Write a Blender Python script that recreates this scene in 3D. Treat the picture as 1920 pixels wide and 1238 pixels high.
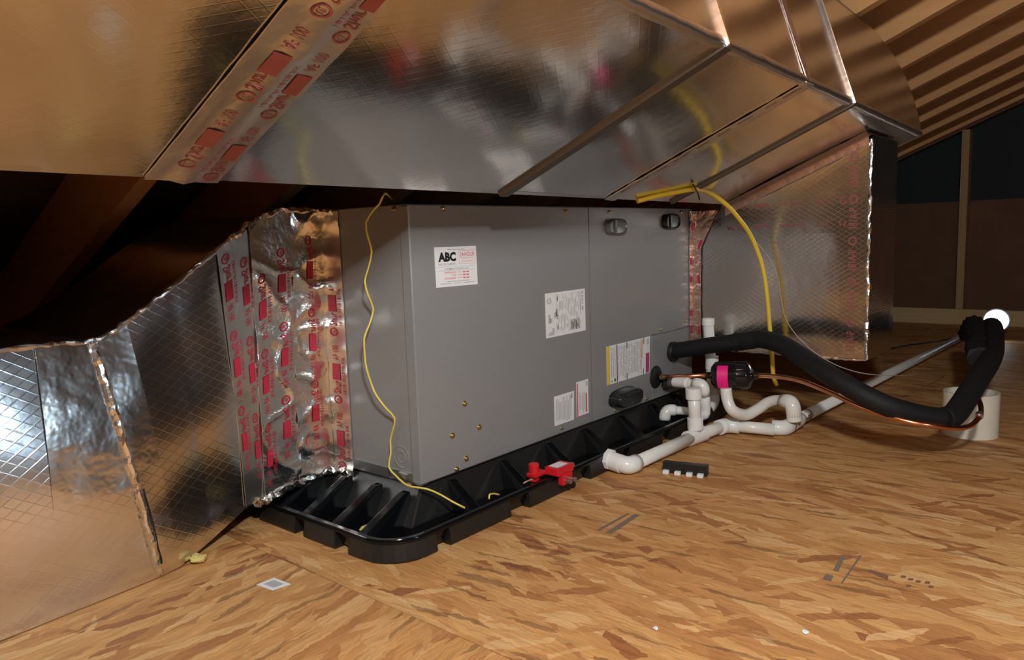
import bpy, bmesh, math, random
from mathutils import Vector, Matrix, noise
random.seed(7)
for o in list(bpy.data.objects): bpy.data.objects.remove(o, do_unlink=True)
scn = bpy.context.scene
COL = scn.collection

# ------------------------------------------------------------------ camera, world, light, exposure
F_PX = 1406.5
CAM = Vector((-0.98938, -1.08777, 0.57480))
YAW, PIT, ROL = 0.86930624, 0.12301498, -0.03351836
_d = Vector((math.sin(YAW)*math.cos(PIT), math.cos(YAW)*math.cos(PIT), -math.sin(PIT)))
_r0 = Vector((math.cos(YAW), -math.sin(YAW), 0)); _u0 = _r0.cross(_d)
_r = _r0*math.cos(ROL) + _u0*math.sin(ROL); _u = -_r0*math.sin(ROL) + _u0*math.cos(ROL)
cam_data = bpy.data.cameras.new('camera'); cam = bpy.data.objects.new('camera', cam_data); COL.objects.link(cam)
cam_data.sensor_width = 36; cam_data.lens = F_PX/1920*36; cam_data.clip_start = 0.02
cam.matrix_world = Matrix(((_r.x,_u.x,-_d.x,CAM.x),(_r.y,_u.y,-_d.y,CAM.y),(_r.z,_u.z,-_d.z,CAM.z),(0,0,0,1)))
scn.camera = cam
w = bpy.data.worlds.new('attic_dark'); scn.world = w; w.use_nodes = True
w.node_tree.nodes['Background'].inputs[0].default_value = (0.55, 0.65, 0.8, 1)
w.node_tree.nodes['Background'].inputs[1].default_value = 0.004
ld = bpy.data.lights.new('hand_held_work_light', 'POINT'); ld.energy = 88; ld.shadow_soft_size = 0.055; ld.color = (0.95, 0.985, 1.0)
lo = bpy.data.objects.new('hand_held_work_light', ld); COL.objects.link(lo); lo.location = (-0.93, -1.24, 1.125)
l2 = bpy.data.lights.new('led_lantern', 'POINT'); l2.energy = 7.5; l2.shadow_soft_size = 0.085; l2.color = (0.62, 0.83, 1.0)
l2o = bpy.data.objects.new('led_lantern', l2); COL.objects.link(l2o); l2o.location = (0.22, -1.60, 0.50)
scn.view_settings.view_transform = 'Standard'; scn.view_settings.look = 'None'
scn.view_settings.exposure = 0.14; scn.view_settings.gamma = 1.0; scn.view_settings.use_curve_mapping = False

def ray(x, y): return _d + _r*((x-960)/F_PX) - _u*((y-619)/F_PX)
def at(x, y, ax, val):
    """photo pixel -> point on the plane ax = val (metres)"""
    v = ray(x, y); i = 'xyz'.index(ax); t = (val-CAM[i])/v[i]
    return CAM + v*t

# ------------------------------------------------------------------ materials
def new_mat(name):
    m = bpy.data.materials.new(name); m.use_nodes = True
    nt = m.node_tree; b = nt.nodes['Principled BSDF']
    return m, nt, b
def N(nt, typ, **kw):
    n = nt.nodes.new(typ)
    for k, v in kw.items():
        if k.startswith('i_'):
            key = k[2:]
            n.inputs[int(key) if key.isdigit() else key].default_value = v
        else: setattr(n, k, v)
    return n
def simple(name, col, rough=0.5, metal=0.0, bump=0.0, bscale=60, var=0.0, coat=0.0, spec=0.5, stretch=(1,1,1)):
    m, nt, b = new_mat(name); L = nt.links
    b.inputs['Base Color'].default_value = (*col, 1); b.inputs['Roughness'].default_value = rough
    b.inputs['Metallic'].default_value = metal; b.inputs['Coat Weight'].default_value = coat
    b.inputs['Specular IOR Level'].default_value = spec
    geo = N(nt, 'ShaderNodeNewGeometry'); mp = N(nt, 'ShaderNodeMapping'); mp.inputs['Scale'].default_value = stretch
    L.new(geo.outputs['Position'], mp.inputs[0])
    ns = N(nt, 'ShaderNodeTexNoise'); ns.inputs['Scale'].default_value = bscale; ns.inputs['Detail'].default_value = 4
    L.new(mp.outputs[0], ns.inputs['Vector'])
    if bump:
        bp = N(nt, 'ShaderNodeBump'); bp.inputs['Strength'].default_value = bump; bp.inputs['Distance'].default_value = 0.004
        L.new(ns.outputs['Fac'], bp.inputs['Height']); L.new(bp.outputs[0], b.inputs['Normal'])
    if var:
        mx = N(nt, 'ShaderNodeMix', data_type='RGBA'); mx.inputs[6].default_value = (*[c*(1-var) for c in col], 1)
        mx.inputs[7].default_value = (*[min(1, c*(1+var)) for c in col], 1)
        L.new(ns.outputs['Fac'], mx.inputs[0]); L.new(mx.outputs[2], b.inputs['Base Color'])
    return m

def osb(name, ang, dark=1.0):
    m, nt, b = new_mat(name); L = nt.links
    geo = N(nt, 'ShaderNodeNewGeometry')
    vals = []; masks = []
    wob = N(nt, 'ShaderNodeTexNoise', i_Scale=9.0, i_Detail=2.0)
    L.new(geo.outputs['Position'], wob.inputs['Vector'])
    wm = N(nt, 'ShaderNodeVectorMath', operation='MULTIPLY_ADD'); wm.inputs[1].default_value = (.022,.022,0)
    wob2 = N(nt, 'ShaderNodeTexNoise', i_Scale=55.0, i_Detail=3.0); L.new(geo.outputs['Position'], wob2.inputs['Vector'])
    wm2 = N(nt, 'ShaderNodeVectorMath', operation='MULTIPLY_ADD'); wm2.inputs[1].default_value = (.016,.016,0)
    L.new(wob2.outputs['Color'], wm2.inputs[0]); L.new(geo.outputs['Position'], wm2.inputs[2])
    L.new(wob.outputs['Color'], wm.inputs[0]); L.new(wm2.outputs[0], wm.inputs[2])
    def layer(a, sx, sy, off):
        mp = N(nt, 'ShaderNodeMapping', vector_type='TEXTURE'); mp.inputs['Rotation'].default_value = (0,0,math.radians(a))
        mp.inputs['Location'].default_value = (off, off*1.7, 0)
        mp.inputs['Scale'].default_value = (1/sx, 1/sy, 1)
        L.new(wm.outputs[0], mp.inputs[0])
        v = N(nt, 'ShaderNodeTexVoronoi', voronoi_dimensions='2D', i_Scale=1.0)
        L.new(mp.outputs[0], v.inputs['Vector'])
        sep = N(nt, 'ShaderNodeSeparateColor'); L.new(v.outputs['Color'], sep.inputs[0])
        return sep, v
    a1, v1 = layer(ang, 6, 40, 3.1); a2, v2 = layer(ang+17, 7, 48, 7.3); a3, v3 = layer(ang-19, 7, 46, 1.9)
    a4, v4 = layer(ang+6, 11, 110, 5.5); a5, v5 = layer(ang+48, 13, 60, 9.1)
    def pick(fac_sock, lo, A, B):
        st = N(nt, 'ShaderNodeMath', operation='GREATER_THAN'); st.inputs[1].default_value = lo; L.new(fac_sock, st.inputs[0])
        mx = N(nt, 'ShaderNodeMix', data_type='FLOAT'); L.new(st.outputs[0], mx.inputs[0]); L.new(A, mx.inputs[2]); L.new(B, mx.inputs[3])
        return mx.outputs[0]
    h = pick(a2.outputs[1], .55, a1.outputs[0], a2.outputs[0])
    h = pick(a3.outputs[1], .58, h, a3.outputs[0])
    h = pick(a5.outputs[1], .86, h, a5.outputs[0])
    ramp = N(nt, 'ShaderNodeValToRGB'); cr = ramp.color_ramp
    stops = [(0, (.34,.135,.048)), (.07, (.45,.20,.070)), (.28, (.55,.265,.092)), (.6, (.61,.315,.112)), (.85, (.65,.36,.14)), (1, (.71,.425,.185))]
    cr.elements[0].position = 0; cr.elements[1].position = 1
    cr.elements[0].color = (*[c*dark for c in stops[0][1]], 1); cr.elements[1].color = (*[c*dark for c in stops[-1][1]], 1)
    for p, c in stops[1:-1]:
        e = cr.elements.new(p); e.color = (*[q*dark for q in c], 1)
    L.new(h, ramp.inputs[0])
    # thin dark strand edges
    st = N(nt, 'ShaderNodeMath', operation='GREATER_THAN'); st.inputs[1].default_value = .95; L.new(a4.outputs[1], st.inputs[0])
    mk = N(nt, 'ShaderNodeMath', operation='MULTIPLY'); mk.inputs[1].default_value = .5; L.new(st.outputs[0], mk.inputs[0])
    mx = N(nt, 'ShaderNodeMix', data_type='RGBA'); mx.inputs[7].default_value = (.12*dark,.052*dark,.024*dark,1)
    L.new(mk.outputs[0], mx.inputs[0]); L.new(ramp.outputs[0], mx.inputs[6])
    # grain along the strands
    mp = N(nt, 'ShaderNodeMapping', vector_type='TEXTURE'); mp.inputs['Rotation'].default_value = (0,0,math.radians(ang)); mp.inputs['Scale'].default_value = (1/14, 1/220, 1)
    L.new(wm.outputs[0], mp.inputs[0])
    gr = N(nt, 'ShaderNodeTexNoise', i_Scale=1.0, i_Detail=3.0); L.new(mp.outputs[0], gr.inputs['Vector'])
    gm = N(nt, 'ShaderNodeMapRange'); gm.inputs[1].default_value=.3; gm.inputs[2].default_value=.7; gm.inputs[3].default_value=.74; gm.inputs[4].default_value=1.12
    L.new(gr.outputs[0], gm.inputs[0])
    mu = N(nt, 'ShaderNodeMix', data_type='RGBA', blend_type='MULTIPLY'); mu.inputs[0].default_value = 1
    L.new(mx.outputs[2], mu.inputs[6]); L.new(gm.outputs[0], mu.inputs[7])
    L.new(mu.outputs[2], b.inputs['Base Color'])
    b.inputs['Roughness'].default_value = .55; b.inputs['Specular IOR Level'].default_value = .25
    bp = N(nt, 'ShaderNodeBump', i_Strength=.35, i_Distance=.002); L.new(h, bp.inputs['Height']); L.new(bp.outputs[0], b.inputs['Normal'])
    return m

def foil(name, col=(.80,.79,.77), rough=.16, scrim=0.0, ripple=.25, wr=.25, wscale=14, plane='xz', scrim_scale=70, fine=120):
    """aluminium facing: diamond scrim relief + soft wrinkles + fine ripple"""
    m, nt, b = new_mat(name); L = nt.links
    b.inputs['Base Color'].default_value = (*col, 1); b.inputs['Metallic'].default_value = 1; b.inputs['Roughness'].default_value = rough
    geo = N(nt, 'ShaderNodeNewGeometry')
    n1 = N(nt, 'ShaderNodeTexNoise', i_Scale=wscale, i_Detail=3.0, i_Roughness=.55); L.new(geo.outputs['Position'], n1.inputs['Vector'])
    mp = N(nt, 'ShaderNodeMapping'); mp.inputs['Scale'].default_value = (1,1,1); L.new(geo.outputs['Position'], mp.inputs[0])
    n2 = N(nt, 'ShaderNodeTexNoise', i_Scale=fine, i_Detail=2.0); L.new(mp.outputs[0], n2.inputs['Vector'])
    a = N(nt, 'ShaderNodeMath', operation='MULTIPLY'); a.inputs[1].default_value = wr; L.new(n1.outputs[0], a.inputs[0])
    c = N(nt, 'ShaderNodeMath', operation='MULTIPLY_ADD'); c.inputs[1].default_value = ripple*.12; L.new(n2.outputs[0], c.inputs[0]); L.new(a.outputs[0], c.inputs[2])
    out = c.outputs[0]
    if scrim:
        sep = N(nt, 'ShaderNodeSeparateXYZ'); L.new(geo.outputs['Position'], sep.inputs[0])
        A, B = {'xz': (0,2), 'yz': (1,2), 'xy': (0,1)}[plane]
        prev = None
        for sg in (1, -1):
            k = N(nt, 'ShaderNodeMath', operation='MULTIPLY'); k.inputs[1].default_value = .62*sg; L.new(sep.outputs[A], k.inputs[0])
            s = N(nt, 'ShaderNodeMath', operation='ADD'); L.new(k.outputs[0], s.inputs[0]); L.new(sep.outputs[B], s.inputs[1])
            q = N(nt, 'ShaderNodeMath', operation='MULTIPLY'); q.inputs[1].default_value = scrim_scale; L.new(s.outputs[0], q.inputs[0])
            fr = N(nt, 'ShaderNodeMath', operation='FRACT'); L.new(q.outputs[0], fr.inputs[0])
            dd = N(nt, 'ShaderNodeMath', operation='SUBTRACT'); dd.inputs[1].default_value = .5; L.new(fr.outputs[0], dd.inputs[0])
            ab = N(nt, 'ShaderNodeMath', operation='ABSOLUTE'); L.new(dd.outputs[0], ab.inputs[0])
            rg = N(nt, 'ShaderNodeMapRange', interpolation_type='SMOOTHSTEP'); rg.inputs[1].default_value=0; rg.inputs[2].default_value=.09; rg.inputs[3].default_value=1; rg.inputs[4].default_value=0
            L.new(ab.outputs[0], rg.inputs[0])
            if prev is None: prev = rg.outputs[0]
            else:
                mxm = N(nt, 'ShaderNodeMath', operation='MAXIMUM'); L.new(prev, mxm.inputs[0]); L.new(rg.outputs[0], mxm.inputs[1]); prev = mxm.outputs[0]
        e = N(nt, 'ShaderNodeMath', operation='MULTIPLY_ADD'); e.inputs[1].default_value = scrim; L.new(prev, e.inputs[0]); L.new(out, e.inputs[2]); out = e.outputs[0]
    bp = N(nt, 'ShaderNodeBump', i_Strength=.6, i_Distance=.01); L.new(out, bp.inputs['Height']); L.new(bp.outputs[0], b.inputs['Normal'])
    return m

def wood(name, c1, c2, axis=1, rough=.65):
    m, nt, b = new_mat(name); L = nt.links
    tc = N(nt, 'ShaderNodeTexCoord'); mp = N(nt, 'ShaderNodeMapping'); sc = [60,60,60]; sc[axis] = 3; mp.inputs['Scale'].default_value = sc
    L.new(tc.outputs['Object'], mp.inputs[0])
    ns = N(nt, 'ShaderNodeTexNoise', i_Scale=1.0, i_Detail=5.0, i_Distortion=.6); L.new(mp.outputs[0], ns.inputs['Vector'])
    mx = N(nt, 'ShaderNodeMix', data_type='RGBA'); mx.inputs[6].default_value = (*c1,1); mx.inputs[7].default_value = (*c2,1)
    L.new(ns.outputs[0], mx.inputs[0]); L.new(mx.outputs[2], b.inputs['Base Color']); b.inputs['Roughness'].default_value = rough
    return m

MAT = {}
MAT['osb_y'] = osb('osb_strand_board_long', 90)
MAT['osb_x'] = osb('osb_strand_board_cross', 4)
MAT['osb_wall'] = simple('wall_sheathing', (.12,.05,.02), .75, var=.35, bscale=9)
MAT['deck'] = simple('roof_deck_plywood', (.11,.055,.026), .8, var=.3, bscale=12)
MAT['felt'] = simple('black_felt_paper', (.012,.016,.018), .8, bump=.3, bscale=30)
MAT['rafter'] = wood('rafter_lumber', (.54,.245,.085), (.70,.37,.14), 1)
MAT['stud'] = wood('stud_lumber', (.30,.17,.07), (.46,.28,.13), 2)
MAT['plate'] = wood('plate_lumber', (.42,.27,.12), (.58,.40,.20), 1)
MAT['duct_metal'] = foil('duct_foil_wrap', (.72,.70,.67), .14, ripple=.10, wr=.25, wscale=4, scrim=.003, plane='xy', scrim_scale=62, fine=90)
MAT['duct_face'] = foil('duct_foil_face', (.60,.58,.56), .22, ripple=.1, wr=.2, wscale=4, fine=90)
MAT['seam_metal'] = foil('bright_galvanised_seam', (.85,.84,.80), .22, ripple=.2, wr=.2)
MAT['drive_metal'] = simple('dull_galvanised_drive_seam', (.16,.155,.145), .5, 1.0, bump=.1)
MAT['foil_scrim'] = foil('duct_board_scrim_foil', (.80,.79,.78), .18, scrim=.011, ripple=.10, wr=.35, wscale=5, plane='xz', scrim_scale=55)
MAT['foil_plenum'] = foil('plenum_scrim_foil', (.76,.74,.71), .18, scrim=.010, ripple=.15, wr=.4, wscale=6, plane='yz', scrim_scale=75)
MAT['foil_tape'] = foil('foil_tape', (.78,.75,.71), .30, ripple=.15, wr=.3, wscale=16)
MAT['foil_wing'] = foil('smooth_foil_tape', (.80,.78,.75), .20, ripple=.15, wr=.35, wscale=18)
MAT['foil_crinkle'] = foil('crinkled_foil_tape', (.84,.82,.78), .24, ripple=.2, wr=.5, wscale=30)
MAT['red_ink'] = simple('red_tape_ink', (.46,.022,.05), .4)
MAT['red_ink_faint'] = simple('faded_red_ink', (.34,.10,.10), .45, .45)
MAT['cab'] = simple('grey_painted_steel', (.245,.245,.242), .25, bump=.02, bscale=400, spec=.5)
MAT['cab_in'] = simple('galvanised_edge', (.38,.38,.38), .35, .9)
MAT['black_gap'] = simple('dark_gap', (.006,.006,.006), .8)
MAT['screw'] = simple('brass_zinc_screw', (.62,.50,.26), .3, 1.0)
MAT['handle_dark'] = simple('dark_plastic_handle', (.014,.0145,.016), .25)
MAT['handle_gray'] = simple('grey_plastic_plug', (.12,.125,.125), .22)
MAT['white_label'] = simple('white_label', (.80,.80,.79), .45)
MAT['ink_black'] = simple('black_ink', (.012,.012,.012), .5)
MAT['ink_gray'] = simple('grey_print', (.30,.30,.31), .5)
MAT['ink_lgray'] = simple('light_grey_print', (.50,.49,.48), .5)
MAT['ink_red'] = simple('red_print', (.72,.12,.14), .5)
MAT['ink_pink'] = simple('magenta_print', (.45,.05,.16), .5)
MAT['ink_pinklite'] = simple('pale_pink_print', (.80,.50,.52), .5)
MAT['ink_yellow'] = simple('yellow_print', (.75,.58,.06), .5)
MAT['ink_orange'] = simple('orange_print', (.72,.33,.12), .5)
MAT['pan'] = simple('black_plastic_pan', (.004,.0045,.0055), .13, bump=.012, bscale=200, spec=.3)
MAT['pan_out'] = simple('matte_black_plastic', (.012,.011,.010), .42, bump=.03, bscale=200)
MAT['pvc'] = simple('white_pvc', (.80,.78,.72), .3, var=.05, bscale=25)
MAT['pvc_bright'] = simple('white_pvc_fitting', (.84,.83,.79), .25)
MAT['foam'] = simple('black_foam_insulation', (.009,.009,.0095), .65, bump=.25, bscale=90, spec=.3)
MAT['rubber'] = simple('black_rubber', (.012,.012,.012), .4)
MAT['copper'] = simple('copper', (.80,.36,.20), .25, 1.0, var=.2, bscale=30)
MAT['drier'] = simple('glossy_black_paint', (.010,.010,.011), .12)
MAT['pink'] = simple('hot_pink_label', (.85,.015,.22), .4)
MAT['yellow_wire'] = simple('yellow_wire', (.72,.58,.10), .4)
MAT['yellow_cable'] = simple('yellow_cable_sheath', (.72,.48,.03), .4)
MAT['grey_wire'] = simple('pale_grey_wire', (.34,.30,.27), .4)
MAT['red_plastic'] = simple('red_plastic', (.62,.015,.022), .28)
MAT['tan'] = simple('tan_paper', (.45,.30,.19), .7)
MAT['wool'] = simple('yellow_glass_wool', (.62,.50,.16), .9)
MAT['grey_mark'] = simple('grey_stamp_ink', (.20,.145,.105), .6)
MAT['brown_mark'] = simple('brown_stamp_ink', (.22,.105,.06), .6)
m, nt, b = new_mat('white_led_lens'); b.inputs['Emission Color'].default_value = (.86,.93,1,1); b.inputs['Emission Strength'].default_value = 4; MAT['led'] = m

# ------------------------------------------------------------------ mesh helpers
WL = {}
def _parent(o, parent):
    if parent is not None:
        o.parent = parent
        o.matrix_parent_inverse = Matrix.Translation(-WL[parent.name])
def mesh(name, V, F, mat, parent=None, smooth=False, bevel=0.0, label=None, cat=None, group=None, kind=None):
    V = [Vector(v) for v in V]
    lo = Vector((min(v.x for v in V), min(v.y for v in V), min(v.z for v in V))); hi = Vector((max(v.x for v in V), max(v.y for v in V), max(v.z for v in V)))
    c = Vector(((lo.x+hi.x)/2, (lo.y+hi.y)/2, lo.z))
    me = bpy.data.meshes.new(name); me.from_pydata([tuple(v-c) for v in V], [], F); me.update()
    bm = bmesh.new(); bm.from_mesh(me); bmesh.ops.remove_doubles(bm, verts=bm.verts, dist=1e-6)
    bmesh.ops.recalc_face_normals(bm, faces=bm.faces)
    if bevel:
        es = [e for e in bm.edges if len(e.link_faces) == 2 and e.calc_face_angle(0) > .6]
        bmesh.ops.bevel(bm, geom=es, offset=bevel, segments=2, affect='EDGES', profile=.6, clamp_overlap=True)
    bm.to_mesh(me); bm.free()
    if smooth:
        for p in me.polygons: p.use_smooth = True
    me.materials.append(MAT[mat] if isinstance(mat, str) else mat)
    o = bpy.data.objects.new(name, me); COL.objects.link(o); o.location = c; WL[o.name] = c.copy()
    _parent(o, parent)
    tag(o, label, cat, group, kind)
    return o
def tag(o, label=None, cat=None, group=None, kind=None):
    if label: o['label'] = label
    if cat: o['category'] = cat
    if group: o['group'] = group
    if kind: o['kind'] = kind
    return o
def thing(name, loc, label, cat, group=None):
    o = bpy.data.objects.new(name, None); COL.objects.link(o); o.location = loc; o.empty_display_size = .05; WL[o.name] = Vector(loc)
    return tag(o, label, cat, group)
def inst(name, src, loc, parent=None, rot=None):
    """another object that shares src's mesh data"""
    o = bpy.data.objects.new(name, src.data); COL.objects.link(o); o.location = loc; WL[o.name] = Vector(loc)
    if rot: o.rotation_euler = rot
    _parent(o, parent); return o
def box_vf(x0, y0, z0, x1, y1, z1):
    V = [(x0,y0,z0),(x1,y0,z0),(x1,y1,z0),(x0,y1,z0),(x0,y0,z1),(x1,y0,z1),(x1,y1,z1),(x0,y1,z1)]
    return V, [(0,3,2,1),(4,5,6,7),(0,1,5,4),(1,2,6,5),(2,3,7,6),(3,0,4,7)]
def box(name, a, b_, mat, parent=None, bevel=0.0, **kw):
    V, F = box_vf(*a, *b_); return mesh(name, V, F, mat, parent, bevel=bevel, **kw)
def hexa(name, lo4, hi4, mat, parent=None, bevel=0.0, **kw):
    V = list(lo4)+list(hi4); return mesh(name, V, [(0,3,2,1),(4,5,6,7),(0,1,5,4),(1,2,6,5),(2,3,7,6),(3,0,4,7)], mat, parent, bevel=bevel, **kw)
def smoothpath(P, n=6):
    P = [Vector(p) for p in P]
    if len(P) < 3 or n < 2: return P
    out = []
    for i in range(len(P)-1):
        p0 = P[i-1] if i else P[0]*2-P[1]; p1, p2 = P[i], P[i+1]; p3 = P[i+2] if i+2 < len(P) else P[-1]*2-P[-2]
        for k in range(n):
            t = k/n
            out.append(.5*((2*p1)+(p2-p0)*t+(2*p0-5*p1+4*p2-p3)*t*t+(3*p1-p0-3*p2+p3)*t**3))
    out.append(P[-1]); return out
def tube_vf(P, r, seg=14, cap=True, hollow=0.0):
    P = [Vector(p) for p in P]; R = r if isinstance(r, (list, tuple)) else [r]*len(P)
    V, F = [], []; prev = None
    for i, p in enumerate(P):
        t = (P[min(i+1, len(P)-1)]-P[max(i-1, 0)]).normalized()
        if prev is None:
            a = Vector((0,0,1)) if abs(t.z) < .9 else Vector((1,0,0)); u = (a-t*a.dot(t)).normalized()
        else: u = (prev-t*prev.dot(t)).normalized()
        prev = u; v = t.cross(u)
        for k in range(seg):
            q = 2*math.pi*k/seg; V.append(p+(u*math.cos(q)+v*math.sin(q))*R[i])
    for i in range(len(P)-1):
        for k in range(seg):
            a = i*seg+k; b_ = i*seg+(k+1) % seg; F.append((a, b_, b_+seg, a+seg))
    if cap:
        F.append(tuple(range(seg-1, -1, -1))); F.append(tuple((len(P)-1)*seg+k for k in range(seg)))
    return V, F
def tube(name, P, r, mat, parent=None, seg=14, n=1, smooth=True, cap=True, **kw):
    Q = smoothpath(P, n) if n > 1 else P
    V, F = tube_vf(Q, r, seg, cap); o = mesh(name, V, F, mat, parent, smooth=False, **kw)
    if smooth:
        for p in o.data.polygons: p.use_smooth = len(p.vertices) == 4
    return o
def join(lst):
    V, F = [], []
    for v, f in lst:
        k = len(V); V += list(v); F += [tuple(i+k for i in g) for g in f]
    return V, F
def lathe_vf(c, axis, prof, seg=24):
    """prof: list of (distance along axis, radius)"""
    return tube_vf([Vector(c)+Vector(axis).normalized()*d for d, r in prof], [max(r, 1e-4) for d, r in prof], seg, True)
def lathe(name, c, axis, prof, mat, parent=None, seg=24, **kw):
    # repeat profile points give hard edges
    ax = Vector(axis).normalized(); a = Vector((0,0,1)) if abs(ax.z) < .9 else Vector((1,0,0)); u = (a-ax*a.dot(ax)).normalized(); v = ax.cross(u)
    V, F = [], []
    for d, r in prof:
        for k in range(seg):
            q = 2*math.pi*k/seg; V.append(Vector(c)+ax*d+(u*math.cos(q)+v*math.sin(q))*max(r, 1e-5))
    n = len(prof)
    for i in range(n-1):
        for k in range(seg):
            A = i*seg+k; B = i*seg+(k+1) % seg; F.append((A, B, B+seg, A+seg))
    F.append(tuple(range(seg-1, -1, -1))); F.append(tuple((n-1)*seg+k for k in range(seg)))
    o = mesh(name, V, F, mat, parent, **kw)
    for p in o.data.polygons: p.use_smooth = len(p.vertices) == 4
    try: o.data.set_sharp_from_angle(angle=.7)
    except Exception: pass
    return o
def grid_vf(fn, nu, nv):
    V = [fn(i/nu, j/nv) for j in range(nv+1) for i in range(nu+1)]
    F = [(j*(nu+1)+i, j*(nu+1)+i+1, (j+1)*(nu+1)+i+1, (j+1)*(nu+1)+i) for j in range(nv) for i in range(nu)]
    return V, F
def sheet(name, fn, nu, nv, thick, mat, parent=None, nrm=None, smooth=True, **kw):
    """closed thin sheet following fn(u,v); nrm = direction in which the thickness is laid (away from the viewer's side)"""
    V, F = grid_vf(fn, nu, nv); n0 = len(V); V = [Vector(v) for v in V]
    nd = Vector(nrm)*thick
    V2 = V+[v+nd for v in V]
    F2 = list(F)+[tuple(i+n0 for i in reversed(f)) for f in F]
    W = nu+1
    def side(a, b_): F2.append((a, b_, b_+n0, a+n0))
    for i in range(nu): side(i+1, i); side(nv*W+i, nv*W+i+1)
    for j in range(nv): side(j*W, (j+1)*W); side((j+1)*W+nu, j*W+nu)
    o = mesh(name, V2, F2, mat, parent, smooth=smooth, **kw)
    try: o.data.set_sharp_from_angle(angle=.9)
    except Exception: pass
    return o
def nz(p, s, seed=0): return noise.noise(Vector(p)*s+Vector((seed*3.1, seed*1.7, seed*.9)))

_tc = {}
def text_vf(s, bold=0.0, spacing=1.0):
    """flat text outline, height ~1 cap unit -> normalised to width, height; returns verts(2d), faces, w, h"""
    key = (s, bold, spacing)
    if key in _tc: return _tc[key]
    cu = bpy.data.curves.new('t', 'FONT'); cu.body = s; cu.size = 1; cu.offset = bold; cu.space_character = spacing; cu.resolution_u = 2
    o = bpy.data.objects.new('t', cu); COL.objects.link(o)
    dg = bpy.context.evaluated_depsgraph_get(); me = bpy.data.meshes.new_from_object(o.evaluated_get(dg))
    V = [(v.co.x, v.co.y) for v in me.vertices]; F = [tuple(p.vertices) for p in me.polygons]
    bpy.data.objects.remove(o); bpy.data.curves.remove(cu); bpy.data.meshes.remove(me)
    x0 = min(v[0] for v in V); x1 = max(v[0] for v in V); y0 = min(v[1] for v in V); y1 = max(v[1] for v in V)
    V = [((x-x0)/(x1-x0), (y-y0)/(y1-y0)) for x, y in V]
    _tc[key] = (V, F, x1-x0, y1-y0); return _tc[key]
class Print:
    """flat print in a (u,v) unit square that is mapped on to a surface by fn(u,v)"""
    def __init__(s): s.V = []; s.F = []
    def rect(s, u0, v0, u1, v1, nu=1, nv=1):
        k = len(s.V)
        for j in range(nv+1):
            for i in range(nu+1): s.V.append((u0+(u1-u0)*i/nu, v0+(v1-v0)*j/nv))
        for j in range(nv):
            for i in range(nu):
                a = k+j*(nu+1)+i; s.F.append((a, a+1, a+nu+2, a+nu+1))
    def ring(s, u, v, ru, rv, th=.25, seg=16):
        k = len(s.V)
        for i in range(seg):
            a = 2*math.pi*i/seg
            s.V.append((u+ru*math.cos(a), v+rv*math.sin(a))); s.V.append((u+ru*(1-th)*math.cos(a), v+rv*(1-th)*math.sin(a)))
        for i in range(seg):
            a = k+2*i; b_ = k+2*((i+1) % seg); s.F.append((a, b_, b_+1, a+1))
    def text(s, st, u0, v0, u1, v1, bold=0.0, rot=0):
        V, F, w, h = text_vf(st, bold); k = len(s.V)
        for x, y in V:
            if rot == 0: s.V.append((u0+(u1-u0)*x, v0+(v1-v0)*y))
            elif rot == 1: s.V.append((u0+(u1-u0)*(1-y), v0+(v1-v0)*x))      # reads upwards
            else: s.V.append((u0+(u1-u0)*y, v0+(v1-v0)*(1-x)))               # reads downwards
        s.F += [tuple(i+k for i in f) for f in F]
    def build(s, name, fn, mat, parent, **kw):
        kw.setdefault('kind', 'stuff')
        return mesh(name, [fn(u, v) for u, v in s.V], s.F, mat, parent, **kw)

# ================================================================== THE SETTING
ROOF_T = math.tan(math.radians(22.8)); RY, RZ = 0.024, 0.963           # underside of the rafters: z = RZ + (RY - y) * ROOF_T
def roof_z(y): return RZ+(RY-y)*ROOF_T
XW = 3.90; XL = -3.2; YR = -3.2; YE = RY+RZ/ROOF_T                      # gable wall, opposite gable, ridge line, eave
# floor: OSB sheets, one object each
floor = thing('floor', (0,0,-.03), None, None); floor['kind'] = 'structure'
XS = -0.262; g = .0009
k = 0
for i in range(4):
    x0 = XS+1.22*i; x1 = min(x0+1.22, 4.1)
    for (y0, y1) in ((-8.6,-6.2), (-6.2,-3.76), (-3.76,-1.32+.0), (-1.32,1.12), (1.12,2.45)):
        off = .61 if i % 2 else 0
        box('osb_sheet', (x0+g, y0+g, -.018), (x1-g, y1-g, 0), 'osb_y', floor)
for j, (y0, y1) in enumerate(((-8.6,-7.3), (-7.3,-6.08), (-6.08,-4.86), (-4.86,-3.64), (-3.64,-2.42), (-2.42,-1.2), (-1.2,.02), (.02,1.24), (1.24,2.45))):
    box('osb_sheet', (XL, y0+g, -.018), (XS-g, y1-g, 0), 'osb_x', floor)
box('subfloor', (XL, -8.6, -.06), (4.1, 2.45, -.02), 'black_gap', floor)
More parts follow.
